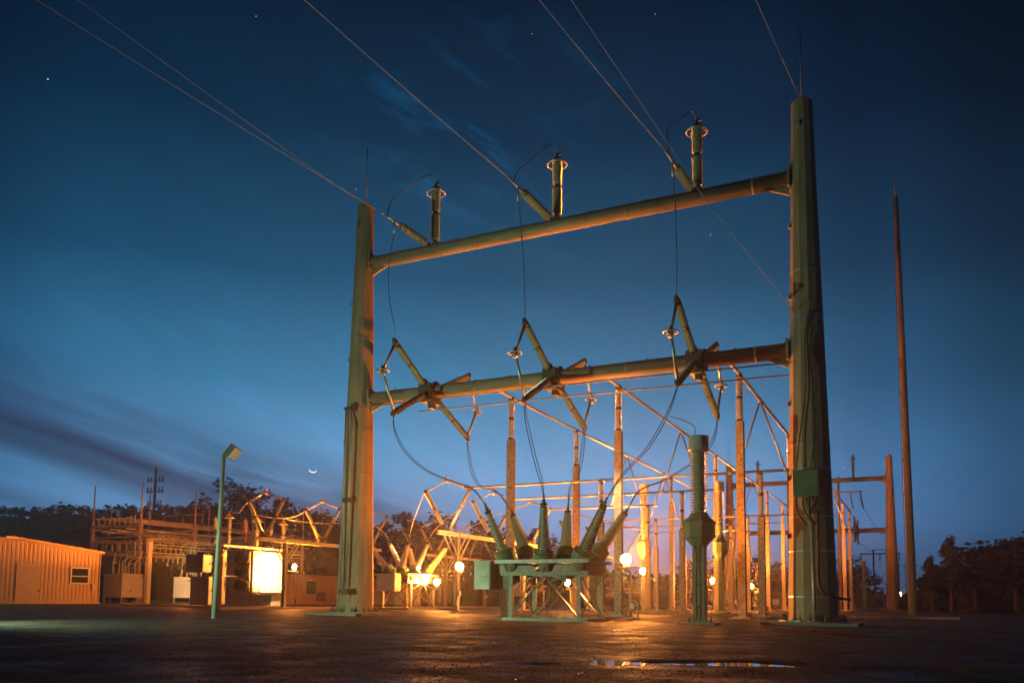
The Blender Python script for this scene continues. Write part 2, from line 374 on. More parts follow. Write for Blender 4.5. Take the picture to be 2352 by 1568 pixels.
# ------------------------------------------------------------------ gantries
PH = [-18.8, -13.03, -7.3]; PHN = ['left', 'middle', 'right']
def footing(mb, x, y, w, d, h=.14): mb.box((x, y, h/2-.03), (w, d, h+.06))
def gantry(Y0, label):
    g = thing('steel_gantry', label, 'gantry', (-12.94, Y0, 0), 'substation gantries')
    for X in (-22.45, -3.42):
        p = MB(); p.lathe((X, Y0, .16), (0, 0, 1), [(0, .815), (18.4, .365), (18.44, .33)], 12, False, rad(15))
        for zz in (6.1, 12.25): rr_ = .815-.0245*zz; p.lathe((X, Y0, zz), (0, 0, 1), [(0, rr_+.012), (.03, rr_+.020), (.10, rr_+.016), (.13, rr_)], 12, False, rad(15))
        po = p.build('post', M['post'], g)
        for zz, an in ((3.0, 200), (5.0, 200), (7.6, 200), (11.4, 200), (14.0, 200), (17.6, 260)):
            rr_ = .815-.0245*zz; q_ = V((X+math.cos(rad(an))*(rr_+.04), Y0+math.sin(rad(an))*(rr_+.04), zz)); MB().box(q_, (.09, .09, .16), rad(an)).build('step_lug', M['steel'], po)
        bp = MB(); bp.lathe((X, Y0, .10), (0, 0, 1), [(0, 1.12), (.06, 1.12)], 12, False, rad(15)); bp.build('base_plate', M['steel'], po)
        for k in range(12):
            t = 2*math.pi*k/12; b = MB(); q = V((X+math.cos(t)*.98, Y0+math.sin(t)*.98, .02))
            b.lathe(q, (0, 0, 1), [(0, .035), (.15, .035), (.151, .075), (.22, .075), (.221, .035), (.34, .033)], 6, False); b.build('anchor_bolt', M['dark'], po)
        f = MB(); footing(f, X, Y0, 3.0, 3.0, .10); f.build('footing', M['conc'], g)
        r = MB(); r.tube([(X, Y0, 18.5), (X, Y0, 21.45)], [.035, .018], 6); r.lathe((X, Y0, 18.5), (0, 0, 1), [(0, .10), (.12, .08), (.25, .04)], 8); r.build('lightning_rod', M['steel'], g)
    for z in (15.83, 9.56):
        b = MB(); rpl, rpr = .815-.0245*z, .815-.0245*z
        b.tube([(-22.45+rpl, Y0, z), (-3.42-rpr, Y0, z)], .28, 18)
        for X in (-16.6, -10.0, -5.2): b.lathe((X, Y0, z), (1, 0, 0), [(0, .283), (.01, .295), (.08, .295), (.09, .283)], 18)
        for X in (-20.6, -17.6, -15.0, -11.5, -9.2, -5.9): b.box((X, Y0, z+.30), (.06, .06, .10))
        bo = b.build('beam', M['beam'], g)
        for X, s in ((-22.45+rpl, 1), (-3.42-rpr, -1)):
            e = MB(); e.box((X+s*.05, Y0, z), (.08, .70, .74)); e.prism([(X+s*.05, Y0-.04, z-.28), (X+s*.75, Y0-.04, z-.30), (X+s*.05, Y0-.04, z-.62)], (0, .08, 0)); e.build('beam_bracket', M['post'], bo)
            for k in range(8): an = k*math.pi/4; q_ = V((X+s*.11, Y0+math.cos(an)*.32, z+math.sin(an)*.32)); MB().lathe(q_, (s, 0, 0), [(0, .035), (.05, .035)], 6, False).build('flange_bolt', M['dark'], bo)
    return g
gantry(30.2, 'large near steel gantry of two tapered posts and two round beams, against dusk sky')
gantry(109.8, 'far steel gantry in orange light seen behind the bus supports at right')

# strain insulators, conductors, arresters, jumpers, droppers
CLAMP = {}
cond_far = [((905, 508), (135, 0)), ((1190, 430), (735, 0)), ((1545, 372), (1262, 0))]
def strain(i):
    X = PH[i]; a = V((X-.05, 30.2-.27, 16.02)); b = gnd(*cond_far[i][0], 16.35)
    d = (b-a).normalized(); t = thing('strain_insulator', f'ribbed strain insulator pulling off the near gantry top beam, {PHN[i]} of three', 'insulator', a, 'strain insulators on the gantry')
    m = MB(); m.lathe(a-d*.12, d, [(0, .05), (.30, .05)], 8); m.torus(a, (1, 0, 0), .08, .03, 12, 6); m.build('shackle', M['dark'], t)
    Ln = (b-a).length-.35; s = MB(); s.sheds(a+d*.18, a+d*Ln, .045, .175, .15, 16); s.build('disc_string', M['porc'], t)
    c = MB(); c.tube([a+d*Ln, b+d*.1], [.07, .045], 8); c.tube([b, b+d*.7], .035, 8); c.tube([b, b+V((-.02, .05, -.5))], .04, 8); c.build('clamp', M['alu'], t)
    CLAMP[i] = (b, d)
    e = gnd(*cond_far[i][1], 16.6); far = e + (e-b)*2.6
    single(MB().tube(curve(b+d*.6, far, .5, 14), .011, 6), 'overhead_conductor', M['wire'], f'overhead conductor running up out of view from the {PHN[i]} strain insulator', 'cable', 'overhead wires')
for i in range(3): strain(i)
def arrester_mb(t, base, h, rsh, n2=True, local=True, ring=True):
    x, y, z = base
    c = MB(); c.lathe((x, y, z), (0, 0, 1), [(0, .16), (.10, .16), (.101, .10), (.2, .10)], 10); c.lathe((x, y, z+h*.5-.06), (0, 0, 1), [(0, .1), (.04, .13), (.12, .13), (.16, .1)], 10); c.build('flange', M['dark'], t, local)
    s = MB(); s.sheds((x, y, z+.2), (x, y, z+h*.5-.06), rsh*.66, rsh, .095, 16); s.build('lower_housing', M['porc'], t, local)
    s = MB(); s.sheds((x, y, z+h*.5+.1), (x, y, z+h-.22), rsh*.66, rsh, .095, 16); s.build('upper_housing', M['porc'], t, local)
    k = MB(); k.lathe((x, y, z+h-.22), (0, 0, 1), [(0, rsh*.8), (.06, rsh*.8), (.08, .06), (.26, .05)], 10); k.box((x+.1, y, z+h+.03), (.14, .05, .10)); k.build('top_cap', M['dark'], t, local)
    if ring:
        r = MB(); r.torus((x, y, z+h-.42), (0, 0, 1), .40, .035, 26, 8)
        for q in range(3):
            a = q*2.094+.5; r.tube([(x+.06*math.cos(a), y+.06*math.sin(a), z+h-.1), (x+.40*math.cos(a), y+.40*math.sin(a), z+h-.42)], .016, 6)
        r.build('grading_ring', M['alu'], t, local)
arr0 = thing('surge_arrester', 'x', 'surge arrester', (PH[0]+.1, 30.2, 16.10), 'surge arresters on the gantry beams')
arrester_mb(arr0, (0, 0, 0), 2.75, .205)
arr0['label'] = 'two section surge arrester with ring standing on the near gantry top beam, left of three'
for i in (1, 2): dup(arr0, (PH[i]+.1, 30.2, 16.10), f'two section surge arrester with ring standing on the near gantry top beam, {PHN[i]} of three')
dup(arr0, (PH[0], 109.8, 16.1), 'small orange lit arrester on far gantry beam left of the near right post')
dup(arr0, (PH[2]-.15, 109.8, 16.1), 'small orange lit arrester on far gantry beam right of the near right post')
jp = [[(1003, 412), (992, 400), (955, 418), (905, 455), (893, 480), (896, 498)], [(1278, 345), (1266, 333), (1240, 350), (1195, 388), (1186, 400), (1190, 428)], [(1599, 262), (1588, 255), (1572, 268), (1538, 292), (1533, 310), (1538, 350)]]
for i in range(3):
    b, d = CLAMP[i]; P0 = V((PH[i]+.1, 30.2, 18.9)); n = len(jp[i]); pts = [P0]
    for k, q in enumerate(jp[i][1:-1]):
        Yk = 30.2 + (b.y-.2-30.2)*((k+1)/(n-1)); pts.append(ony(*q, Yk))
    pts.append(b+d*.35)
    single(MB().tube(spline(pts, 5), .022, 6), 'jumper_cable', M['cable'], f'thin dark jumper looping from the {PHN[i]} arrester top to the strain clamp', 'cable', 'jumpers to the arresters')

# V switches on the lower beam: a front V and a rear V per phase
def insul_arm(parent, a, b, r, name='insulator', m='porc'):
    a, b = V(a), V(b); d = (b-a).normalized(); Ln = (b-a).length
    s = MB(); s.sheds(a+d*.10, a+d*(Ln*.5-.05), r*.68, r, .09, 14); s.lathe(a+d*(Ln*.5-.055), d, [(0, r*.5), (.11, r*.5)], 10); s.sheds(a+d*(Ln*.5+.05), b-d*.12, r*.68, r, .09, 14)
    o = s.build(name, M[m], parent, True)
    MB().lathe(a, d, [(0, r*.75), (.12, r*.75)], 10).build('end_fitting', M['dark'], o, True); MB().lathe(a+d*(Ln*.5-.06), d, [(0, r*.8), (.12, r*.8)], 10).build('middle_flange', M['dark'], o, True); MB().lathe(b-d*.13, d, [(0, r*.8), (.2, r*.6)], 10).build('end_fitting', M['dark'], o, True)
    return o
def blade_pair(parent, a, m, b, axis, ring=.22):
    a, m, b = V(a), V(m), V(b)
    o = MB().tube([a, m], [.065, .05], 8).build('blade', M['alu'], parent, True)
    o = MB().tube([b, m], [.065, .05], 8).build('blade', M['alu'], parent, True)
    c = MB(); c.torus(m, axis, ring, .03, 18, 6); c.lathe(m-V(axis).normalized()*.2, axis, [(0, .05), (.05, .11), (.15, .11), (.25, .08), (.4, .05)], 10)
    out = (m - (a+b)/2).normalized(); c.tube([m, m+out*.28-V(axis).normalized()*.12], .012, 6); c.ball(m+out*.30-V(axis).normalized()*.13, .06); c.build('contact', M['alu'], o, True)
def gantry_switch(loc, label):
    t = thing('disconnect_switch', label, 'switch', loc, 'V switches on the gantry lower beams')
    h = MB(); h.lathe((-.34, 0, 0), (1, 0, 0), [(0, .44), (.06, .44), (.07, .34), (.61, .34), (.62, .44), (.68, .44)], 12)
    for s in (-1, 1):
        h.box((0, s*.42, .0), (.55, .16, .62)); h.lathe((0, s*.40, .25), (0, s, .9), [(0, .16), (.2, .14)], 10); h.lathe((0, s*.40, -.25), (0, s, -.9), [(0, .16), (.2, .14)], 10)
    h.box((0, 0, -.46), (.5, .9, .10)); h.box((.05, .1, -.6), (.2, .35, .22))
    h.build('hub_clamp', M['dark'], t, True)
    for s, zt, zb in ((-1, 1.40, -1.44), (1, 1.53, -1.36)):
        ya = 2.70 if s < 0 else 3.32
        up = V((0, s*ya, zt)); dn = V((0, s*(ya-.02), zb)); mid = V((0, s*(ya+.84), .06))
        insul_arm(t, (0, s*.55, .22), up, .14); insul_arm(t, (0, s*.55, -.24), dn, .14)
        blade_pair(t, up, mid, dn, (0, 0, 1), .25)
        for q_, dz in ((up, .1), (dn, -.1)): k = MB(); k.ball(q_, .13); k.box(q_+V((0, s*.08, dz)), (.1, .2, .12)); k.build('terminal', M['dark'], t, True)
    return t
sw0 = gantry_switch((PH[0], 30.2, 9.56), 'V shaped disconnect switch on near gantry lower beam, left of three')
for i in (1, 2): dup(sw0, (PH[i], 30.2, 9.56), f'V shaped disconnect switch on near gantry lower beam, {PHN[i]} of three')
dup(sw0, (PH[1], 109.8, 9.56), 'small orange lit V switch on far gantry lower beam left of the right post')
dup(sw0, (PH[2], 109.8, 9.56), 'small orange lit V switch on far gantry lower beam right of the right post')
for i in range(3):
    b, d = CLAMP[i]; top = V((PH[i], 30.2-2.74, 9.56+1.5))
    a = b+V((0, .05, -.5)); sd = (-.25, -.1, 0) if i == 0 else (.05, 0, 0)
    single(MB().tube([*curve(a, top+V((0, 0, .5)), 0, 14, sd), top], .016, 6), 'drop_wire', M['cable'], f'thin drop wire hanging from the {PHN[i]} strain insulator down to its switch', 'cable', 'drop wires to the switches')
# operating rods below the lower beam
single(MB().tube([(-22.2, 29.75, 9.12), (-13.5, 29.75, 9.12), (-3.9, 29.75, 9.0)], .03, 6), 'operating_rod', M['steel'], 'thin horizontal operating rod under the front of the near lower beam', 'rod', 'switch operating rods')
single(MB().tube([(-19.6, 30.6, 8.88), (-13.5, 30.6, 8.86), (-3.9, 30.6, 8.80)], .03, 6), 'operating_rod', M['steel'], 'thin lower operating rod passing behind the switches to the right post', 'rod', 'switch operating rods')
# shield wires
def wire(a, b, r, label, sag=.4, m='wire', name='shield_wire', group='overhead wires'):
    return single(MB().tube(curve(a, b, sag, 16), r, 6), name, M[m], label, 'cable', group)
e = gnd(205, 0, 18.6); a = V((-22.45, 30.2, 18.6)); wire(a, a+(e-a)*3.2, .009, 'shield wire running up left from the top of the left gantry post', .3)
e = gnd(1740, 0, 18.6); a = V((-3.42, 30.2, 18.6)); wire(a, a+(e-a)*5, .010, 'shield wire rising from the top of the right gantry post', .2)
a = V((-3.75, 29.6, 10.75)); k_ = gnd(1545, 345, 14.2); e = gnd(1312, 0, 17.2)
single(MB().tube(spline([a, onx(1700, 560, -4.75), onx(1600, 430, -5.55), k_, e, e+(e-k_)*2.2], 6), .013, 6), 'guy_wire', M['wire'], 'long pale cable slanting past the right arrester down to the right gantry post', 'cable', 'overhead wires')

# fittings on the right post: junction box, straps, conduits
def right_post_fit():
    q = ony(*Z(6, 230, 430), 29.25); bx, by = q.x, 29.28
    g = thing('junction_box', 'square grey green junction box strapped to the right gantry post', 'junction box', (bx, by, q.z))
    h = .86; b = MB(); b.box((bx, by, q.z), (.80, .36, h)); b.build('box', M['green'], g)
    l = MB(); l.box((bx-.01, by-.19, q.z), (.75, .02, h-.05)); l.box((bx, by-.02, q.z+h/2+.012), (.86, .44, .022)); l.build('door', M['green'], g)
    c = MB()
    for k, (x0, x1, dp) in enumerate(((-.32, -.1, .55), (-.12, .1, .45), (.1, .2, .6), (.3, .12, .5))):
        c.tube(bez((bx+x0, by-.02, q.z-h/2), (bx+x0, by-.1, q.z-h/2-dp), (bx+x1-.2, by-.25, q.z-h/2-dp), (bx+x1+.1, by-.2, q.z-h/2-.95)), .035, 6)
    c.build('flexible_hose', M['black'], g)
    p0 = ony(*Z(6, 274, 690), 29.15); p1 = gnd(*Z(6, 287, 1480))
    p = MB(); p.tube([p0+V((0, -.05, 0)), V((p0.x+.03, 28.95, 1.2)), V((p0.x+.06, 28.75, .0))], .06, 8); p.build('conduit', M['steel'], g)
    d = MB(); d.tube(spline([(p0.x+.16, 29.2, p0.z+.3), (p0.x+.17, 29.1, 2.6), (p0.x+.2, 29.0, 1.3), (p0.x+.55, 29.0, .95), (p0.x+1.1, 29.3, .85)], 6), .05, 6); d.build('flexible_hose', M['black'], g)
    u = MB()
    for x0, zt in ((-.28, 9.8), (.18, 9.4)):
        rp = .815-.0245*5.5
        u.tube(spline([(bx+x0-.05, by+.0, q.z+h/2), (bx+x0+.12, 30.2-.76, 6.6), (bx+x0*.5+.16, 30.2-.70, 8.0), (bx+x0*.3+.12, 30.2-.62, zt), (bx+x0*.3+.25, 30.2-.60, zt+.9)], 6), .022, 6)
    u.build('cable_run', M['black'], g)
    s = MB()
    for z in (5.25, 3.62, 2.45, .92, 10.5, 10.62):
        r = .815-.0245*z+.008; s.lathe((-3.42, 30.2, z), (0, 0, 1), [(0, r), (.035, r-.001)], 12, False, rad(15))
    s.build('strap', M['strap'], g)
right_post_fit()
# switch operating pipe on the left post
def left_post_fit():
    g = thing('operating_pipe', 'vertical switch operating pipe with crank gearbox on the left gantry post', 'pipe', (-22.6, 29.3, 0))
    def at(x, y, Y): return ony(x, y, Y)
    a = at(*Z(3, 112, 0), 29.32); b = at(*Z(2, 1335, 1270), 29.2)
    a2 = at(806, 936, 29.5)
    p = MB(); p.tube([a2, a, b], .045, 8); p.build('pipe', M['steel'], g)
    q = MB(); a3 = at(795, 938, 29.5); b3 = at(*Z(2, 1300, 1290), 29.25); p3 = at(*Z(2, 1330, 170), 29.35); q.tube([a3, p3, b3], .035, 8); q.build('conduit', M['steel'], g)
    k = MB(); k.box(a2+V((-.12, .1, .02)), (.62, .12, .10)); k.box(a2+V((.15, 0, 0)), (.16, .2, .3)); k.box(at(*Z(2, 1352, 588), 29.3), (.45, .2, .18)); k.build('guide_bracket', M['dark'], g)
    gb = at(*Z(2, 1335, 1303), 29.15); h = MB(); h.box(gb, (.42, .28, .26)); h.lathe(gb+V((-.3, 0, 0)), (1, 0, 0), [(0, .12), (.2, .12)], 10); hb = h.build('gearbox', M['dark'], g)
    c = MB(); c.tube([gb+V((0, -.15, 0)), gb+V((0, -.3, 0)), gb+V((-.03, -.32, -.35)), gb+V((-.03, -.48, -.37))], .022, 6); c.build('crank_handle', M['steel'], hb)
left_post_fit()

# ------------------------------------------------------------------ bus pipes, A frames and their supports
BZ = 11.1; CZ = 7.40
AFY = {0: 56.7, 1: 49.7, 2: 43.65}
CY = [43.75, 49.95, 56.5, 66.3, 72.7, 79.0]
for i in range(3):
    X = PH[i]; t = thing('bus_pipe', f'long high aluminium bus pipe running down the yard, {PHN[i]} of three', 'bus pipe', (X, 36.4, BZ), 'high bus pipes')
    p = MB(); p.tube([(X, 36.3, BZ), (X, 103.5, BZ)], .075, 10); p.ball((X, 36.3, BZ), .09); p.build('pipe', M['alu'], t)
    for Yk in (AFY[i], 123.0-AFY[i]):
        cz = CZ+.05; a = MB(); xa = -1.17
        a.tube([(X, Yk, BZ-.05), (X-1.18, Yk, cz)], .05, 8); a.tube([(X, Yk, BZ-.05), (X+1.18, Yk, cz)], .05, 8)
        a.ball((X, Yk, BZ-.02), .12); a.ball((X-1.18, Yk, cz), .10); a.ball((X+1.18, Yk, cz), .10); a.build('frame_brace', M['alu'], t)
CE = [-5.5, -11.1, -16.6, -8.8, -10.7, -15.0]
CN = ['nearest', 'second nearest', 'third', 'fourth', 'fifth', 'farthest']
for k in range(6):
    m = MB(); m.tube([(-24.7, CY[k], CZ), (CE[k], CY[k], CZ)], .07, 10); m.ball((CE[k], CY[k], CZ), .085); m.ball((-24.7, CY[k], CZ), .085)
    for X in (-16.0, -9.0):
        if X < CE[k]: m.lathe((X, CY[k], CZ), (1, 0, 0), [(0, .1), (.25, .1)], 10)
    single(m, 'cross_bus_pipe', M['alu'], f'lower aluminium pipe crossing under the high buses, {CN[k]} of six', 'bus pipe', 'cross bus pipes')
def support(X, Y, top, colz, label, group, w=.34, r=.172):
    t = thing('bus_support', label, 'bus support', (X, Y, 0), group)
    c = MB(); c.box((0, 0, (colz+.06)/2), (w, w, colz-.06)); co = c.build('column', M['column'], t, True)
    p = MB(); p.box((0, 0, colz+.02), (w+.04, w+.04, .04)); p.box((0, 0, .085), (.7, .7, .05)); p.build('cap_and_base_plate', M['steel'], co, True)
    b = MB()
    for sx in (-1, 1):
        for sy in (-1, 1): b.lathe((sx*.28, sy*.28, .0), (0, 0, 1), [(0, .025), (.11, .025), (.111, .05), (.17, .05), (.171, .022), (.26, .022)], 6, False)
    b.build('anchor_bolts', M['dark'], co, True)
    f = MB(); f.box((0, 0, .01), (1.05, 1.05, .10)); f.build('footing', M['conc'], t, True)
    hs = top-.10-colz-.04; s = MB(); z0 = colz+.09
    half = (hs-.05)/2
    s.sheds((0, 0, z0+.04), (0, 0, z0+half-.04), r*.64, r, .10, 14); s.lathe((0, 0, z0+half-.05), (0, 0, 1), [(0, r*.5), (.14, r*.5)], 10); s.sheds((0, 0, z0+half+.08), (0, 0, top-.16), r*.64, r, .10, 14); io = s.build('insulator', M['porclight'], t, True)
    MB().lathe((0, 0, colz+.04), (0, 0, 1), [(0, r*.8), (.09, r*.8)], 12).build('base_flange', M['dark'], io, True); MB().lathe((0, 0, z0+half-.05), (0, 0, 1), [(0, r*.75), (.14, r*.75)], 12).build('middle_flange', M['dark'], io, True); f = MB(); f.lathe((0, 0, top-.17), (0, 0, 1), [(0, r*.8), (.08, r*.8), (.09, .06), (.13, .06)], 12); f.box((0, 0, top-.02), (.24, .16, .1)); f.build('bus_clamp', M['dark'], io, True)
    return t
HS = {0: [38.1, 47.1, 68.5, 94.2], 1: [38.1, 59.2, 80.7, 90.3], 2: [38.2, 53.9, 92.0, 99.7]}
s0 = None
for i in range(3):
    for k, Y in enumerate(HS[i]):
        lab = f'tall square steel support under the {PHN[i]} high bus pipe, {["nearest", "second", "third", "farthest"][k]} in line'
        if s0 is None: s0 = support(PH[i], Y, BZ, 8.85, lab, 'tall bus supports')
        else: dup(s0, (PH[i], Y, 0), lab)
c0 = None
for (X, Y, lab) in ((-15.99, 43.75, 'shorter support column under the nearest cross pipe, behind the green breaker'), (-7.36, 43.75, 'shorter support column with white ribbed insulator under the right end of the nearest cross pipe'),
                    (-13.06, 49.95, 'shorter support column under the second cross pipe, left of the instrument transformer'), (-17.2, 56.5, 'shorter support column under the right end of the third cross pipe'),
                    (-12.18, 66.3, 'shorter support column under the fourth cross pipe, right of the near tall support'), (-19.5, 66.3, 'shorter far support column under the left half of the fourth cross pipe'),
                    (-14.8, 72.7, 'shorter far support column under the fifth cross pipe'), (-20.5, 79.0, 'shorter far support column under the farthest cross pipe')):
    if c0 is None: c0 = support(X, Y, CZ, 5.0, lab, 'cross pipe supports', .32, .165)
    else: dup(c0, (X, Y, 0), lab)

for (x, y, lab) in ((-12.2, 38.4, 'short bent conduit stub beside the tall middle support'), (-6.4, 38.5, 'short bent conduit stub beside the near right tall support'), (-11.9, 59.4, 'short bent conduit stub beside the second middle support'), (-6.5, 54.0, 'short bent conduit stub beside the second right support')):
    t = thing('conduit_stub', lab, 'conduit', (x, y, 0), 'conduit stubs at the columns')
    MB().tube(spline([(x, y, 0), (x, y, .5), (x-.15, y, .75), (x-.45, y, .8)], 4), .04, 6).build('pipe', M['steel'], t); MB().box((x+.1, y, .45), (.14, .14, .22)).build('box', M['dark'], t)
# ------------------------------------------------------------------ instrument transformers
def vt():
    t = thing('instrument_transformer', 'green instrument transformer on pedestal with ribbed neck and round head, beside right post', 'transformer', (-6.62, 27.5, 0), 'instrument transformers')
    p = MB(); p.box((0, 0, 1.31), (.38, .38, 2.42)); p.box((0, 0, .09), (.66, .66, .05)); pe = p.build('pedestal', M['green'], t, True)
    b = MB()
    for sx in (-1, 1):
        for sy in (-1, 1): b.lathe((sx*.28, sy*.28, 0), (0, 0, 1), [(0, .025), (.11, .025), (.111, .05), (.17, .05), (.171, .022), (.26, .022)], 6, False)
    b.build('anchor_bolts', M['dark'], pe, True)
    c = MB()
    for dx in (-.06, .05): c.tube(spline([(dx, -.2, .15), (dx*1.3, -.2, 1.2), (dx*.8, -.2, 2.0), (dx*1.6, -.24, 2.55), (dx*5, -.36, 2.95)], 5), .018, 6)
    for z in (.55, 1.3, 2.1): c.box((0, -.2, z), (.14, .03, .05))
    c.build('cable', M['black'], pe, True)
    def hexring(r, z): return [(r*math.cos(k*math.pi/4+math.pi/8), r*math.sin(k*math.pi/4+math.pi/8), z) for k in range(8)]
    def loft(mb, rings):
        n = 8; vs = [p for r in rings for p in r]; fs = [(i*n+j, i*n+(j+1) % n, (i+1)*n+(j+1) % n, (i+1)*n+j) for i in range(len(rings)-1) for j in range(n)]
        mb.add(vs, fs + [tuple(reversed(range(n))), tuple((len(rings)-1)*n+j for j in range(n))])
    l = MB(); loft(l, [hexring(.21, 2.46), hexring(.25, 2.55), hexring(.50, 2.84)]); l.build('flared_bracket', M['green'], t, True)
    x = MB(); loft(x, [hexring(.58, 2.84), hexring(.58, 2.87), hexring(.52, 2.871), hexring(.52, 3.30), hexring(.58, 3.301), hexring(.58, 3.33), hexring(.36, 3.50), hexring(.27, 3.66)]); x.build('tank', M['green'], t, True)
    s = MB(); s.sheds((0, 0, 3.66), (0, 0, 5.72), .18, .29, .095, 24); s.build('shed_column', M['porc'], t, True)
    h = MB(); h.lathe((0, 0, 5.70), (0, 0, 1), [(0, .28), (.03, .335), (.48, .335), (.51, .33), (.525, .25)], 24); h.build('head', M['paint'], t, True)
    f = MB(); f.box((0, 0, .01), (1.15, 1.15, .12)); f.build('footing', M['conc'], t, True)
    return t
vt0 = vt()
def bigger(t, f):
    t.scale = (f, f, f)
d = dup(vt0, (-18.3, 59.2, 0), 'bright orange lit instrument transformer seen between the left tall supports'); d.scale = (.95, .95, 1.50)
d = dup(vt0, (-12.7, 58.8, 0), 'orange lit instrument transformer partly hidden beside the tall support right of the green one'); d.scale = (.95, .95, 1.47)
dup(vt0, (-7.0, 116.6, 0), 'small far instrument transformer left of the far gantry post')

# ------------------------------------------------------------------ circuit breakers
def breaker():
    t = thing('circuit_breaker', 'green three phase circuit breaker with six splayed ribbed bushings in the foreground', 'circuit breaker', (-12.0, 28.1, 0), 'circuit breakers')
    O = V((-12.0, 28.1, 0)); yf, yr = -1.08, 1.02
    xl, xr = -1.30, 1.30
    f = MB(); f.box((0, yf+.10, .05), (3.3, .22, .12)); f.box((0, yr, .05), (3.3, .22, .12)); f.box((-1.5, 0, .05), (.22, 1.9, .12)); f.box((1.5, 0, .05), (.22, 1.9, .12)); f.build('base_rail', M['green'], t, True)
    for x in (xl, xr):
        for y in (yf+.08, yr):
            l = MB(); l.box((x, y-.05, .86), (.14, .025, 1.5)); l.box((x+(.06 if x < 0 else -.06), y, .86), (.025, .12, 1.5)); l.box((x, y, .12), (.24, .24, .03)); l.build('leg', M['gsteel'], t, True)
    b = MB()
    def X(a, c, off=(0, 0, 0)):
        o = V(off)
        b.bar(V(a)+o, V(c)+o, .10, .025); 
    for y in (yf+.04, yr+.05):
        X((xl, y, .14), (0, y, 1.60)); X((xr, y, .14), (0, y, 1.60)); X((xl, y+.03, 1.2), (-.25, y+.03, 1.6)); X((xr, y+.03, 1.2), (.25, y+.03, 1.6))
    for x in (xl-.06, xr+.06):
        b.bar((x, yf+.1, .2), (x, yr, 1.55), .02, .075); b.bar((x+.03, yf+.1, 1.55), (x+.03, yr, .2), .02, .075)
    b.bar((0, yf+.15, .14), (0, yr, 1.5), .07, .02); b.build('brace', M['green'], t, True)
    # front and rear saddle plates with cut-outs for the tanks
    for y, nm in ((yf+.02, 'saddle_plate'), (yr+.10, 'saddle_plate')):
        s = MB(); pts = [(-1.72, 0, 1.60), (-.45, 0, 1.60), (-.25, 0, 1.56), (.3, 0, 1.56), (.45, 0, 1.60), (1.62, 0, 1.60), (1.62, 0, 1.76), (1.25, 0, 1.76), (1.15, 0, 1.96), (.5, 0, 1.99), (.38, 0, 1.92), (.30, 0, 1.74), (-.30, 0, 1.74), (-.4, 0, 1.92), (-.5, 0, 1.96), (-1.0, 0, 1.96), (-1.12, 0, 1.78), (-1.45, 0, 1.74), (-1.60, 0, 1.98), (-1.72, 0, 1.98)]
        s.prism([(p[0], y, p[2]) for p in pts], (0, .03, 0)); s.box((0, y+.08, 1.66), (3.3, .12, .1)); s.build(nm, M['gsteel'], t, True)
    c = MB(); c.box((-.1, yf-.04, 2.10), (3.62, .09, .13)); c.box((-.1, yf+.02, 2.155), (3.62, .16, .02)); c.box((-.1, yr+.2, 2.10), (3.62, .09, .13))
    for x in (-1.7, -.8, .4, 1.6): c.box((x, (yf+yr)/2, 2.09), (.1, yr-yf+.2, .09))
    c.build('top_channel', M['steel'], t, True)
    a = MB()
    for x in (-1.3, 0.0, 1.28):
        a.lathe((x, yf-.02, 1.92), (0, 1, 0), [(0, .12), (.03, .20), (.12, .20), (.13, .27), (.2, .30), (2.1, .30), (2.2, .27), (2.21, .2), (2.32, .2)], 16)
        a.lathe((x-.03, yf-.06, 1.86), (0, 1, 0), [(0, .07), (.1, .07)], 8); a.lathe((x, yf+.1, 1.70), (0, 1, 0), [(0, .06), (.12, .06)], 8)
    a.build('tank', M['dark'], t, True)
    # bushings measured on the front plane and on the rear plane
    def wp(n, q, Y): return ony(*Z(n, *q), Y) - O
    fr = [((418, 985), (285, 645)), ((732, 990), (735, 588)), ((1052, 985), (1215, 605))]
    re = [((585, 985), (490, 692)), ((905, 975), (925, 655)), ((1185, 965), (1385, 668))]
    for k in range(3):
        for q, Yb, Yt in ((fr[k], 27.45, 26.75), (re[k], 28.75, 29.55)):
            b0 = wp(4, q[0], Yb); t0 = wp(4, q[1], Yt); d = (t0-b0).normalized()
            e = MB(); r = .205
            e.sheds(b0+d*.05, t0-d*.22, r*.74, r*1.12, .095, 22, r*.42, r*.70)
            bo = e.build('bushing', M['porc'] if k < 3 else M['porc'], t, True)
            g = MB(); g.lathe(b0-d*.37, d, [(0, .30), (.006, .36), (.35, .36), (.36, .33), (.362, .12)], 24); g.lathe(b0-d*.50, d, [(0, .17), (.14, .17)], 12); g.lathe(b0-d*.02, d, [(0, .24), (.07, .24), (.075, .20)], 16); g.build('current_transformer', M['green'], bo, True)
            h = MB(); h.lathe(t0-d*.22, d, [(0, .12), (.05, .13), (.10, .13), (.12, .07), (.26, .05)], 12); h.tube([t0-d*.06, t0+d*.2], .035, 8); h.build('terminal', M['dark'], bo, True)
            BT.append(O + t0 + d*.15)
    m = MB(); m.box((-2.56, -.25, 1.62), (.66, 1.25, 1.02)); cb = m.build('control_cabinet', M['green'], t, True)
    m = MB(); m.box((-2.56, -.887, 1.62), (.61, .02, .97)); m.box((-2.56, -.25, 2.145), (.72, 1.32, .03)); 
    m.build('cabinet_door', M['green'], cb, True)
    m = MB()
    for k in range(4): m.box((-2.66+k*.05, -.90, 1.57), (.018, .012, .07))
    m.lathe((-2.37, -.90, 1.60), (0, -1, 0), [(0, .03), (.04, .03)], 8); m.build('cabinet_latch', M['trim'], cb, True)
    m = MB(); m.box((-1.95, -.05, 1.40), (.7, .7, .55)); m.box((-1.9, -.2, 1.9), (.5, .7, .35)); m.build('mechanism_box', M['dark'], t, True)
    k = MB()
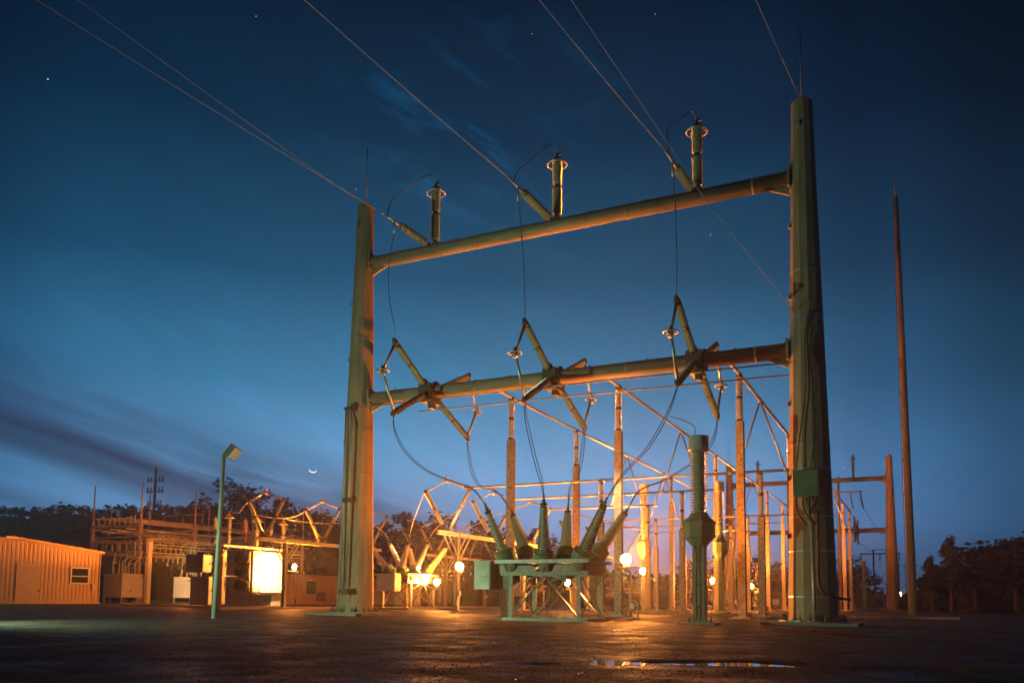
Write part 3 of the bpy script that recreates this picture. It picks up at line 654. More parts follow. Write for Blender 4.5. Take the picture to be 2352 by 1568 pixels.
    for j in range(4): k.tube(spline([(-1.78+j*.07, -.85+.03*j, 1.12), (-1.80+j*.08, -.86, .6), (-1.76+j*.07, -.85, .08)], 4), .03, 6)
    k.build('conduit', M['dark'], t, True)
    f = MB(); f.box((0, 0, -.06), (3.7, 2.9, .14)); f.build('footing', M['conc'], t, True)
    return t
BT = []
br0 = breaker()
b2_ = dup(br0, (-32.9, 50.5, 0), 'bright lit circuit breaker with lamp whitened bushings just right of the left gantry post', rz=rad(90))
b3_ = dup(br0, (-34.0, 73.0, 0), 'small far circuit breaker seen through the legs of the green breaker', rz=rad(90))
b2_.scale = (1.14,)*3
for br in (b2_, b3_):      # floodlight put into the far breakers' colour: whitened porcelain and paler paint
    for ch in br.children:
        k_ = {'bushing': 'porc_lit', 'top_channel': 'white', 'control_cabinet': 'white', 'saddle_plate': 'paint', 'leg': 'paint', 'brace': 'steel'}.get(ch.name.split('.')[0])
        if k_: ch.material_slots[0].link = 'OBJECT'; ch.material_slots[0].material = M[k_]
# twin leads from the switches down to the green breaker and to the instrument transformer
def lead(pts, label, gap=.11, r=.017, n=6):
    t = thing('twin_lead', label, 'cable', pts[0], 'twin leads to the breaker')
    c = spline(pts, n); k = len(c)
    for s in (-1, 1):
        off = [V((s*gap*.5*min(1, 3.2*i/k, 3.2*(k-1-i)/k), 0, 0)) for i in range(k)]
        MB().tube([p+o for p, o in zip(c, off)], r, 6).build('strand', M['cable'], t)
    return t
def swb(i, s): return V((PH[i], 30.2+s*(2.70 if s < 0 else 3.32), 9.56-(1.55 if s < 0 else 1.47)))
def mid(pxs, Y0, Y1): return [ony(*q, Y0+(Y1-Y0)*(k+1)/(len(pxs)+1)) for k, q in enumerate(pxs)]
a = swb(0, -1); b = BT[0]; lead([a, *mid([(906, 985), (930, 1035), (980, 1080), (1045, 1107), (1085, 1122)], a.y, b.y), b], 'twin cable swooping from left switch to the left front bushing')
a = swb(0, 1); b = BT[1]; lead([a, *mid([(1075, 1030), (1085, 1085), (1105, 1118), (1140, 1128)], a.y, b.y), b], 'twin cable from left switch rear V to the left rear bushing')
a = swb(1, -1); b = BT[2]; lead([a, *mid([(1208, 960), (1228, 1050), (1243, 1105)], a.y, b.y), b], 'twin cable from middle switch to the middle front bushing')
a = swb(1, 1); b = BT[3]; lead([a, *mid([(1340, 1010), (1332, 1075), (1310, 1120)], a.y, b.y), b], 'twin cable from middle switch rear V to the middle rear bushing')
a = swb(2, -1); b = BT[4]; lead([a, *mid([(1535, 945), (1490, 1025), (1430, 1090)], a.y, b.y), b], 'twin cable from right switch to the right front bushing')
a = swb(2, 1); b = BT[5]; lead([a, *mid([(1645, 985), (1632, 1020), (1600, 1055), (1530, 1100), (1470, 1125)], a.y, b.y), b], 'twin cable passing behind the instrument transformer to the right rear bushing')
p = ony(1540, 957, 27.4); single(MB().tube(spline([p, ony(1570, 965, 27.4), ony(1595, 980, 27.45), V((-6.75, 27.5, 6.25))], 6), .018, 6), 'jumper_cable', M['cable'], 'short cable arching from the right twin lead to the transformer head', 'cable', 'jumpers to the transformer')

# ------------------------------------------------------------------ V switches on low stands
def vswitch(loc, label, group='V switches on low stands'):
    t = thing('standing_switch', label, 'switch', loc, group)
    h = MB(); h.box((0, 0, .05), (.75, .35, .10)); h.lathe((-.18, 0, .1), (-.5, 0, 1), [(0, .2), (.25, .17)], 10); h.lathe((.18, 0, .1), (.5, 0, 1), [(0, .2), (.25, .17)], 10); h.box((0, -.2, .12), (.3, .2, .25)); h.build('hub', M['dark'], t, True)
    a, b, m = V((-1.6, 0, 2.55)), V((1.6, 0, 2.55)), V((0, 0, 3.15))
    insul_arm(t, (-.26, 0, .28), a, .145); insul_arm(t, (.26, 0, .28), b, .145)
    blade_pair(t, a, m, b, (1, 0, 0), .18)
    for q_ in (a, b): MB().ball(q_, .12).build('terminal', M['dark'], t, True)
    return t
R1X, R3X = -26.35, -41.15
v0 = None
rows = [(R1X, [44.6, 50.7, 56.8], 'right stands beyond left post'), (R1X, [66.4, 72.6, 78.8], 'right stands behind the green breaker'),
        (R3X, [44.8, 51.0, 57.2], 'stand left of the left gantry post'), (R3X, [67.5, 73.6, 79.7], 'far stand beyond the left gantry post')]
for X, ys, where in rows:
    for k, Y in enumerate(ys):
        lab = f'upright V switch on the {where}, {["first", "second", "third"][k]} from camera'
        if v0 is None: v0 = vswitch((X, Y, 4.92), lab)
        else: dup(v0, (X, Y, 4.92), lab)
def stand(X, y0, y1, posts, label):
    t = thing('switch_stand', label, 'steel stand', (X, (y0+y1)/2, 0), 'steel switch stands')
    b = MB(); b.box((X, (y0+y1)/2, 4.70), (.26, y1-y0, .05)); b.box((X, (y0+y1)/2, 4.89), (.26, y1-y0, .04)); b.box((X, (y0+y1)/2, 4.79), (.05, y1-y0, .16)); b.build('beam', M['paint'], t)
    for Y in posts:
        p = MB(); p.box((X, Y, 2.32), (.26, .04, 4.6)); p.box((X-.13, Y, 2.32), (.03, .26, 4.6)); p.box((X+.13, Y, 2.32), (.03, .26, 4.6)); p.box((X, Y, .05), (.8, .8, .06)); p.build('post', M['steel'], t)
        for s in (-1, 1):
            for dx in (-.17, .17):
                q = MB(); q.bar((X+dx, Y+s*.1, 3.3), (X+dx, Y+s*1.35, 4.66), .065, .065); q.build('knee_brace', M['paint'], t)
        o = MB(); o.tube([(X+.36, Y-.35, 1.1), (X+.36, Y-.35, 4.9)], .035, 6); o.box((X+.36, Y-.4, 1.1), (.25, .25, .3)); o.build('operating_pipe', M['steel'], t)
stand(R1X, 43.6, 58.4, (45.9, 55.6), 'pale steel switch stand with knee braces left of the green breaker')
stand(R1X, 65.4, 80.2, (68.5, 77.0), 'far steel switch stand glimpsed behind the green breaker bushings')
stand(R3X, 43.8, 58.8, (46.95, 56.0), 'bright lit steel switch stand beside the radiators left of the gantry post')
stand(R3X, 66.0, 81.2, (69.5, 77.5), 'distant steel switch stand between the left post and the lamps')
# leads between the stands, breakers and cross pipes
def flex(a, b, rise, label, r=.02, mid_=None):
    a, b = V(a), V(b); c1 = a+V((0, 0, rise)); m = (a+b)/2+V((0, 0, rise*.2)) if mid_ is None else V(mid_)
    single(MB().tube(bez(a, a+(b-a)*.15+V((0, 0, rise)), b+V((0, 0, abs(rise)*1.6+.5)), b), r, 6), 'flexible_lead', M['alu'], label, 'cable', 'leads between switches and breakers')
def btop(loc, k):
    p = (BT[k]-V((-12.0, 28.1, 0)))*(1.14 if loc[1] < 60 else 1); return V((loc[0]-p.y, loc[1]+p.x, p.z))
BN = ['first', 'second', 'third']
for bi, (loc, ys1, ys3, w) in enumerate((((-32.9, 50.5), rows[0][1], rows[2][1], 'bright breaker by the left post'), ((-34.0, 73.0), rows[1][1], rows[3][1], 'far small breaker'))):
    for k in range(3):
        flex((R1X-1.6, ys1[k], 7.5), btop(loc, 2*k), .2, f'curved lead from right stands to the {w}, {BN[k]} from camera')
        flex((R3X+1.6, ys3[k], 7.5), btop(loc, 2*k+1), .2, f'curved lead from left stands to the {w}, {BN[k]} from camera')
for j, (ys, cy) in enumerate(((rows[0][1], CY[:3]), (rows[1][1], CY[3:]))):
    for k in range(3):
        single(MB().tube(curve((R1X+1.6, ys[k], 7.5), (-24.7, cy[k], 7.4), -.15, 8), .05, 6), 'bus_connector', M['alu'], f'short connector joining the {CN[j*3+k]} cross pipe to its switch', 'connector', 'connectors at the cross pipes')

# ------------------------------------------------------------------ floodlights
def floodlight(base, head, label, power, aim=None, lensr=.19, soft=.15, spill=.14, target=None, tpow=0, tcone=80):
    base, head = V(base), V(head); t = thing('floodlight', label, 'floodlight', base, 'lit floodlights in the yard')
    toc = V((-head.x, -head.y, 0)).normalized(); aim = toc if aim is None else V(aim).normalized()
    p = MB(); p.tube([base, V((base.x, base.y, head.z-.55))], .055, 8); p.box(base+V((0, 0, .03)), (.3, .3, .06)); p.tube([V((base.x, base.y, head.z-.55)), head-aim*.28+V((0, 0, -.4))], .035, 6); p.box(base+V((.08, 0, .55)), (.16, .12, .24)); p.build('pole', M['steel'], t)
    s = V((-aim.y, aim.x, 0)).normalized()
    h = MB(); h.lathe(head-aim*.36, aim, [(0, .10), (.05, .15), (.20, .2), (.32, lensr+.06), (.34, lensr+.06)], 16); h.build('housing', M['dark'], t)
    b = MB(); b.lathe(head-aim*.2+V((0, 0, -.52)), (0, 0, 1), [(0, .07), (.04, .12), (.22, .12), (.26, .07), (.34, .05)], 12); b.build('ballast', M['white'], t)
    q = MB(); q.lathe(head+aim*.30+V((0, 0, -.36)), (0, 0, 1), [(0, .52), (.02, .54), (.03, .52)], 18); q.bar(head-aim*.3+V((0, 0, -.345)), head+aim*.2+V((0, 0, -.345)), .06, .03); q.build('added_light_shield', M['dark'], t)  # plate added below the lens to keep lamp light off the ground
    l = MB(); l.lathe(head-aim*.02, aim, [(0, lensr), (.05, lensr*.97), (.10, lensr*.75), (.13, lensr*.35), (.135, .01)], 16); l.build('lens', M['lamp'], t)
    # the reflector throws most of the light upwards over the steelwork; a little spills all round; some lamps are turned on one target
    def lamp(kind, p, d=None, cone=180, blend=.3, c=SOD):
        li = bpy.data.lights.new('sodium_light', kind); li.energy = p; li.color = c; li.shadow_soft_size = soft
        o = bpy.data.objects.new('sodium_light', li); COL.objects.link(o); o.parent = t; o.location = head+aim*.34-base
        if kind == 'SPOT': li.spot_size = rad(cone); li.spot_blend = blend; o.rotation_euler = V(d).to_track_quat('-Z', 'Y').to_euler()
    lamp('SPOT', power, (0, 0, 1), 180, .22); lamp('POINT', power*spill)
    if target is not None: lamp('SPOT', tpow, V(target)-head, tcone, .6, HOT)
    return t
def fl(poleq, headq, label, power, scale=1.0, **kw):
    g = gnd(*poleq); b = V((g.x*scale, g.y*scale, 0)); d = (b - CAMLOC); 
    # head at the same distance as the pole foot
    r = ray(*headq); k = (b.x*AF_.x+b.y*AF_.y)/(r.x*AF_.x+r.y*AF_.y); h = CAMLOC + r*k
    return floodlight(b, h, label, power, **kw)
AF_ = cam_axes()[2]
def fl_at(xy, headq, label, power, **kw):
    b = V((*xy, 0)); r = ray(*headq); k = (b.x*AF_.x+b.y*AF_.y)/(r.x*AF_.x+r.y*AF_.y)
    return floodlight(b, CAMLOC+r*k, label, power, **kw)
fl((1043, 1407), (1055, 1300), 'glaring floodlight on thin pole left of the green control cabinet', 3000, 1.04, spill=.7, target=(-27, 54, 5.5), tpow=9000)
fl((987, 1399), (1003, 1336), 'glaring low floodlight beside the bright lit breaker', 4000, .98, spill=.7, target=(-34.5, 50.5, 3.4), tpow=15000, tcone=56)
fl_at((-42.6, 49.9), (676, 1301), 'floodlight in front of stand lighting the white radiator panel', 6500, spill=.5, aim=(-.35, -.9, 0), target=(-46, 50.9, 2.6), tpow=4200, tcone=70)
fl((1448, 1424), (1438, 1284), 'brightest nearby floodlight beside the tall middle support', 5000, 1.08, spill=.3, target=(-13.03, 38.1, 3.6), tpow=16000, tcone=60)
fl((1504, 1402), (1477, 1311), 'glaring round floodlight just right of the tall middle support', 14000, .88, spill=.5)
fl((1310, 1400), (1303, 1337), 'small floodlight seen through the right legs of the green breaker', 7000, .90)
fl((1640, 1400), (1637, 1333), 'small far floodlight right of the green instrument transformer', 15000, .95, spill=.3)
fl((1752, 1400), (1725, 1346), 'small far floodlight between the columns left of the right post', 17000, .95, spill=.3)
# off to the left among the distribution steel, seen as a small glint
fl((440, 1392), (434, 1321), 'tiny floodlight glint between the left cabinets and the transformer', 9000, 1.15, spill=.4, lensr=.10, aim=(-.8, .3, 0), target=(-69.5, 67, 2.0), tpow=14000, tcone=36)

# ------------------------------------------------------------------ unlit flood pole in the left foreground
def flood_pole():
    b = V((-22.03, 21.65, 0)); top = V((-21.95, 21.65, 6.05)) ; top = ony(514.5, 1040, 21.65)
    t = thing('lamp_pole', 'slim pale pole with unlit box floodlight in the left foreground', 'lamp pole', b)
    p = MB(); p.tube([b-V((0, 0, .05)), top], [.09, .065], 14); p.lathe(top, (0, 0, 1), [(0, .09), (.05, .09)], 12); p.build('pole', M['tealgrey'], t)
    hc = ony(534, 1038, 21.7); R = Matrix.Rotation(rad(38), 3, V((AF_.x, AF_.y, 0)).normalized())
    h = MB(); h.box(hc, (.30, .34, .46), mtx=R); fo = h.build('fixture', M['dark'], t)
    g = MB(); g.box(hc + R @ V((.165, 0, 0)), (.03, .31, .43), mtx=R); g.build('lens', M['paint'], fo)
    a = MB(); a.tube([top-V((0, 0, .1)), hc-V((.12, 0, .16)), hc + R @ V((-.1, 0, -.2))], .035, 6); a.build('bracket', M['dark'], t)
flood_pole()

# ------------------------------------------------------------------ wooden pole, steel pole, H frames
def wood_pole():
    b = V((-.76, 63.05, 0)); x1 = ony(2057, 452, 63.05)
    t = thing('wooden_pole', 'very tall bare wooden pole standing right of the gantry', 'pole', b)
    p = MB(); p.tube([b-V((0, 0, .2)), b+(x1-b)*.5, x1], [.29, .235, .16], 16); p.build('shaft', M['wood'], t)
    r = MB(); r.tube([x1+V((0, 0, -.6)), x1+V((0, 0, 1.35))], [.06, .04], 6); r.build('lightning_rod', M['steel'], t)
    w = MB(); w.tube([b+(x1-b)*f + V((-.36+.17*f, -.08, 0)) for f in (0, .2, .4, .6, .8, 1)], .018, 6)
    for f in (.28, .36, .44, .52, .6): w.box(b+(x1-b)*f + V((-.30+.16*f, -.1, 0)), (.12, .1, .1))
    w.build('ground_wire', M['dark'], t)
wood_pole()
def far_pole():
    g = gnd(*Z(6, 487, 1362)); b = V((g.x, g.y, 0)); k = ony(*Z(6, 466, 380), b.y)
    single(MB().tube([b, k], [.22, .13], 10), 'steel_pole', M['wood'], 'slim dark pole just right of the big right gantry post', 'pole')
far_pole()
def hframe(Y, q0, zt, half, label, arms):
    g = ony(*q0, Y); t = thing('transmission_tower', label, 'transmission frame', (g.x+half, Y, 0), 'distant transmission frames')
    x0, x1 = g.x, g.x+2*half
    for x in (x0, x1): MB().tube([(x, Y, 0), (x, Y, zt)], .16, 8).build('pole', M['tower'], t)
    a = MB()
    a.box(((x0+x1)/2, Y, zt-.8), (2*half+4.2*half, .2, .22)); a.box(((x0+x1)/2, Y, zt-.05), (2*half+.6, .15, .12)); a.build('crossarm', M['tower'], t)
    c = MB(); c.bar((x0, Y, zt*.36), (x1, Y, zt*.62), .12, .12); c.bar((x1, Y, zt*.36), (x0, Y, zt*.62), .12, .12); c.bar((x0, Y, zt*.34), (x1, Y, zt*.34), .12, .12); c.build('brace', M['tower'], t)
    for f in (-2.9, 0, 2.9): MB().tube([((x0+x1)/2+f*half, Y, zt-.9), ((x0+x1)/2+f*half, Y, zt-2.2)], .12, 6).build('insulator', M['tower'], t)
hframe(175, Z(6, 738, 1365), 11.1, 1.15, 'dark wooden transmission H frame on the horizon left of the far gantry post', 1)
hframe(290, Z(6, 922, 1300), 13.6, 1.6, 'second smaller transmission H frame between far gantry post and wooden pole', 1)
hframe(420, Z(6, 972, 1300), 15.0, 1.7, 'farthest tiny transmission H frame beside the wooden pole', 1)
for k, x in enumerate((-9.9, -6.5, -3.3)):
    wire((PH[k]+2 if k < 2 else -6.9, 110.3, 13.5), (x, 174.8, 9.2), .03, f'sagging line from the far gantry to the distant H frame, {PHN[k]} of three', 1.2, 'cable', 'transmission_line', 'lines behind the far gantry')
a = thing('line_arm', 'thin arm with hanging insulators under the far gantry top beam', 'bracket', (-7.4, 110.6, 14.3))
MB().box((-8.2, 110.5, 14.45), (3.4, .18, .16)).build('arm', M['post'], a)
for x in (-7.9, -6.75):
    s = MB(); s.sheds((x, 110.5, 14.3), (x+.25, 111.2, 12.4), .07, .13, .12, 10); s.build('insulator', M['porc'], a)

# ------------------------------------------------------------------ metal building on the left
def building():
    X = -68.04; y0, y1, yr = 36.2, 52.83, 44.6; ze, zr = 4.62, 5.36
    t = thing('metal_building', 'low tan ribbed metal building with gable end at far left', 'building', (X-6, 44.5, 0))
    w = MB(); w.prism([(X, y0, 0), (X, y1, 0), (X, y1, ze), (X, yr, zr), (X, y0, ze)], (-14, 0, 0))
    y = y0+.15
    while y < y1-.1:
        zt = ze + (zr-ze)*(1-abs(y-yr)/(y1-yr)); w.box((X+.02, y, zt/2), (.045, .05, zt-.12)); w.box((X+.014, y+.12, zt/2), (.03, .03, zt-.12)); y += .38
    w.build('wall', M['siding'], t)
    r = MB()
    for s in (0, 1):
        ya = y0-.25 if s == 0 else y1+.25; za = ze-.02; n = V((0, 0, .1))
        r.prism([(X+.18, ya, za), (X+.18, yr, zr+.04), (X+.18, yr, zr+.22), (X+.18, ya, za+.20)], (-14.4, 0, 0))
    r.build('roof', M['siding'], t)
    d0 = onx(*Z(1, 135, 1095), X); d1 = onx(*Z(1, 300, 1395), X)
    d = MB(); d.box((X+.06, (d0.y+d1.y)/2, d0.z/2), (.10, d1.y-d0.y, d0.z)); do = d.build('door', M['door'], t)
    k = MB(); k.box((X+.14, d1.y-.12, 1.15), (.05, .10, .16)); k.ball((X+.19, d1.y-.12, 1.12), .05); k.build('handle', M['dark'], do)
    a = onx(*Z(1, 555, 1115), X); b = onx(*Z(1, 685, 1240), X); cy, cz, hy, hz = (a.y+b.y)/2, (a.z+b.z)/2, (b.y-a.y)/2, (a.z-b.z)/2
    wn = MB()
    for s in (-1, 1): wn.box((X+.07, cy+s*hy, cz), (.09, .12, 2*hz+.12)); wn.box((X+.071, cy, cz+s*hz), (.09, 2*hy-.12, .12))
    wn.box((X+.068, cy, cz-.05), (.08, 2*hy-.12, .09)); wo = wn.build('window', M['trim'], t)
    g = MB(); g.box((X+.045, cy, cz), (.02, 2*hy, 2*hz)); g.build('pane', M['glass'], wo)
    e = MB()
    for yy in (d0.y-.07, d1.y+.07): e.box((X+.07, yy, d0.z/2+.03), (.12, .10, d0.z+.06))
    e.box((X+.07, (d0.y+d1.y)/2, d0.z+.07), (.12, d1.y-d0.y+.24, .10)); e.build('door_frame', M['siding'], do)
    e = MB(); e.tube([(X+.12, y1-.12, ze-.1), (X+.12, y1-.12, .15), (X+.35, y1-.12, .08)], .045, 8); e.build('downspout', M['trim'], t)
    e = MB(); e.box((X+.13, y1-.75, 1.55), (.2, .34, .55)); e.tube([(X+.1, y1-.75, 1.3), (X+.1, y1-.75, 0)], .03, 6); e.build('meter_box', M['paint'], t)
    e = MB(); e.box((X+.03, (y0+y1)/2, .10), (.12, y1-y0+.1, .16)); e.build('base_flashing', M['door'], t)
    v = MB(); v.box((X+.23, yr-.45, zr+.12), (.1, 1.0, .2)); v.build('ridge_cap', M['trim'], t)
building()

# ------------------------------------------------------------------ low voltage bus structure at left
LX, LY = -71.84, 60.2
def bus_structure():
    t = thing('bus_structure', 'orange lit lattice of steel posts, beams and pipes behind the left building', 'steel structure', (LX, LY, 0))
    XS = [LX-7.2, LX]; YS = [LY, LY+7.1, LY+16, LY+25]
    for X in XS:
        for Y in YS:
            p = MB(); p.box((X, Y, 4.3), (.32, .32, 8.6)); po = p.build('post', M['column'], t)
            MB().tube([(X, Y, 8.6), (X, Y, 12.4)], [.10, .06], 8).build('lightning_rod', M['column'], po)
    def beam(a, b, z, h=.22):
        MB().bar((*a, z), (*b, z), .18, h).build('beam', M['column'], t)
    for z in (8.25, 6.6, 5.2):
        for X in XS: beam((X, YS[0]+.18), (X, YS[-1]-.18), z)
        for Y in YS: beam((XS[0]+.18, Y), (XS[1]-.18, Y), z-.31 if z > 5.3 else z)
    for k, x in enumerate((-1.2, -2.4, -3.6, -4.8, -6.0)):
        z = 7.35 if k % 2 else 7.6
        MB().tube([(LX+x, YS[0]-.8, z), (LX+x, YS[-1]+.8, z)], .07, 8).build('bus_tube', M['alu'], t)
        MB().tube([(LX+x, YS[0]-.8, 8.75), (LX+x, YS[-1]+.8, 8.75)], .05, 8).build('bus_tube', M['alu'], t)
    for z in (5.75, 6.1): 
        MB().tube([(LX+.45, YS[0]-.3, z), (LX+.45, YS[-1], z)], .05, 6).build('bus_tube', M['alu'], t)
    for Y in (YS[0]+2, YS[1]+2, YS[2]+3):      # switch frames above
        f = MB(); f.tube([(LX-7.0, Y, 8.5), (LX-7.0, Y, 10.0), (LX-1.0, Y, 10.0), (LX-1.0, Y, 8.5)], .05, 6); f.tube([(LX-4, Y, 10.0), (LX-4, Y, 8.5)], .05, 6); f.build('switch_frame', M['column'], t)
    r = random.Random(3)
    for k in range(30):      # open and closed blades of the hook-stick switches
        x, y = LX-r.choice((.0, 1.2, 2.4, 3.6, 4.8, 6.0))-.3, YS[0]+.6+r.random()*17; z = r.choice((4.4, 5.7, 6.9)); a = r.uniform(.2, 1.4)
        m = MB(); m.tube([(x, y, z), (x, y+math.cos(a)*.9, z+math.sin(a)*.9)], .035, 6); m.box((x, y, z-.12), (.12, .12, .3)); m.build('switch_blade', M['alu'], t)
    for k in range(14):      # droppers between the levels
        x, y = LX-r.choice((.2, 1.2, 2.4, 3.6, 4.8))-r.random()*.3, YS[0]+.8+r.random()*18
        MB().tube(spline([(x, y, 7.4), (x+r.uniform(-.3, .3), y+.1, 6.4), (x+r.uniform(-.4, .4), y+r.uniform(-.4, .4), 5.4)], 4), .025, 6).build('dropper', M['alu'], t)
    for z in (5.0, 5.35, 6.45, 6.85):
        MB().tube([(XS[0]-.2, YS[0]+.25, z), (XS[1]+.2, YS[0]+.25, z)], .045, 6).build('bus_tube', M['alu'], t)
        MB().tube([(LX+.5, YS[0]+.2, z-.1), (LX+.5, YS[1]+8, z-.1)], .045, 6).build('bus_tube', M['alu'], t)
    return XS, YS
XS, YS = bus_structure()
pi0 = None
def post_ins(loc, label, h=.75):
    global pi0
    if pi0 is None:
        pi0 = thing('post_insulator', label, 'insulator', loc, 'small insulators on the left bus structure')
        s = MB(); s.sheds((0, 0, .05), (0, 0, h-.08), .08, .145, .10, 10); s.build('sheds', M['porc'], pi0, True)
        f = MB(); f.lathe((0, 0, 0), (0, 0, 1), [(0, .11), (.05, .11)], 8); f.lathe((0, 0, h-.08), (0, 0, 1), [(0, .1), (.08, .1)], 8); f.box((0, 0, h+.03), (.3, .12, .06)); f.build('fitting', M['dark'], pi0, True)
        return pi0
    c = dup(pi0, (loc[0]+RI.uniform(-.12, .12), loc[1]+RI.uniform(-.18, .18), loc[2]+RI.uniform(-.04, .06)), label); c.scale = (1, 1, RI.uniform(.8, 1.35)); return c
RI = random.Random(8)
LI = 'small ribbed insulator among identical ones on the left bus structure'
for Y in (YS[0]+1.2, YS[0]+3.2, YS[0]+5.2, YS[1]+1.4, YS[1]+4, YS[1]+6.5):
    for x in (-1.2, -3.6, -6.0): post_ins((LX+x, Y, 6.72), LI)
for k in range(9): post_ins((LX+.1, YS[0]+1.0+k*.72, 5.35), LI)
for k in range(9): post_ins((LX+.1, YS[0]+1.3+k*.72, 4.25), LI)
for k in range(9): post_ins((LX-6.4+k*.72, YS[0], 5.35), LI)
for k in range(8): post_ins((LX-6.4+k*.8, YS[0], 8.1), LI)
# feeder breaker cabinets
def feeder(loc, size, label, m, rz=0, group='cabinets with bushings at left'):
    t = thing('feeder_cabinet', label, 'cabinet', loc, group, rz); a, b, h = size; z0 = .62
    c = MB(); c.box((0, 0, z0+h/2), (a, b, h)); c.box((0, 0, z0+h+.03), (a+.12, b+.12, .06)); co = c.build('body', m, t, True)
    d = MB(); d.box((a/2+.012, 0, z0+h*.5), (.024, b*.9, h*.92)); d.box((a/2+.018, 0, z0+h*.52), (.016, b*.9, .02)); d.build('door', m, co, True)
    k = MB(); k.box((a/2+.03, -.1*b, z0+h*.28), (.03, .16, .16)); k.box((a/2+.04, .36*b, z0+h*.35), (.05, .05, .14)); k.build('handle', M['dark'], co, True)
    d = MB(); d.box((0, -b/2-.012, z0+h*.5), (a*.46, .024, h*.9)); d.build('side_panel', m, co, True)
    for sx in (-1, 1):
        for sy in (-1, 1): MB().box((sx*(a/2-.08), sy*(b/2-.08), z0/2+.02), (.12, .12, z0-.02)).build('leg', M['steel'], t, True)
    MB().box((0, 0, .0), (a+.5, b+.4, .12)).build('footing', M['conc'], t, True)
    for i in range(3):
        for s in (-1, 1):
            p = V((s*a*.26, (i-1)*b*.30, z0+h+.06)); q = MB(); q.sheds(p, p+V((0, 0, .85)), .10, .16, .12, 10, .07, .12); bo = q.build('bushing', M['porc'], t, True)
            w = MB(); w.tube(spline([p+V((0, 0, .83)), p+V((0, 0, 1.15)), p+V((s*.35, .35, 1.55)), p+V((s*.75, .75, 1.75)), p+V((s*.8, .8, 2.25))], 4), .04, 6); w.build('lead', M['alu'], bo, True)
    return t
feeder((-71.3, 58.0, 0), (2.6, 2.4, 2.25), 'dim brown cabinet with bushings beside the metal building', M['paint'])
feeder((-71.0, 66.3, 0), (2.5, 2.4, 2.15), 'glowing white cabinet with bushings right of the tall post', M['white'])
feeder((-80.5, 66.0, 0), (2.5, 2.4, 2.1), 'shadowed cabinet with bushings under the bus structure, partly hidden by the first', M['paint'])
# lit square post
t = thing('support_post', 'bright orange square post between the two left cabinets', 'post', (-70.4, 62.0, 0)); g = G0 = onx(*Z(1, 1150, 1390), -70.0)
t.location = (-70.0, g.y, 0); MB().box((-70.0, g.y, 3.1), (.42, .42, 6.2)).build('column', M['white'], t); MB().box((-70.0, g.y, 6.35), (.6, .6, .3)).build('cap', M['porc'], t)

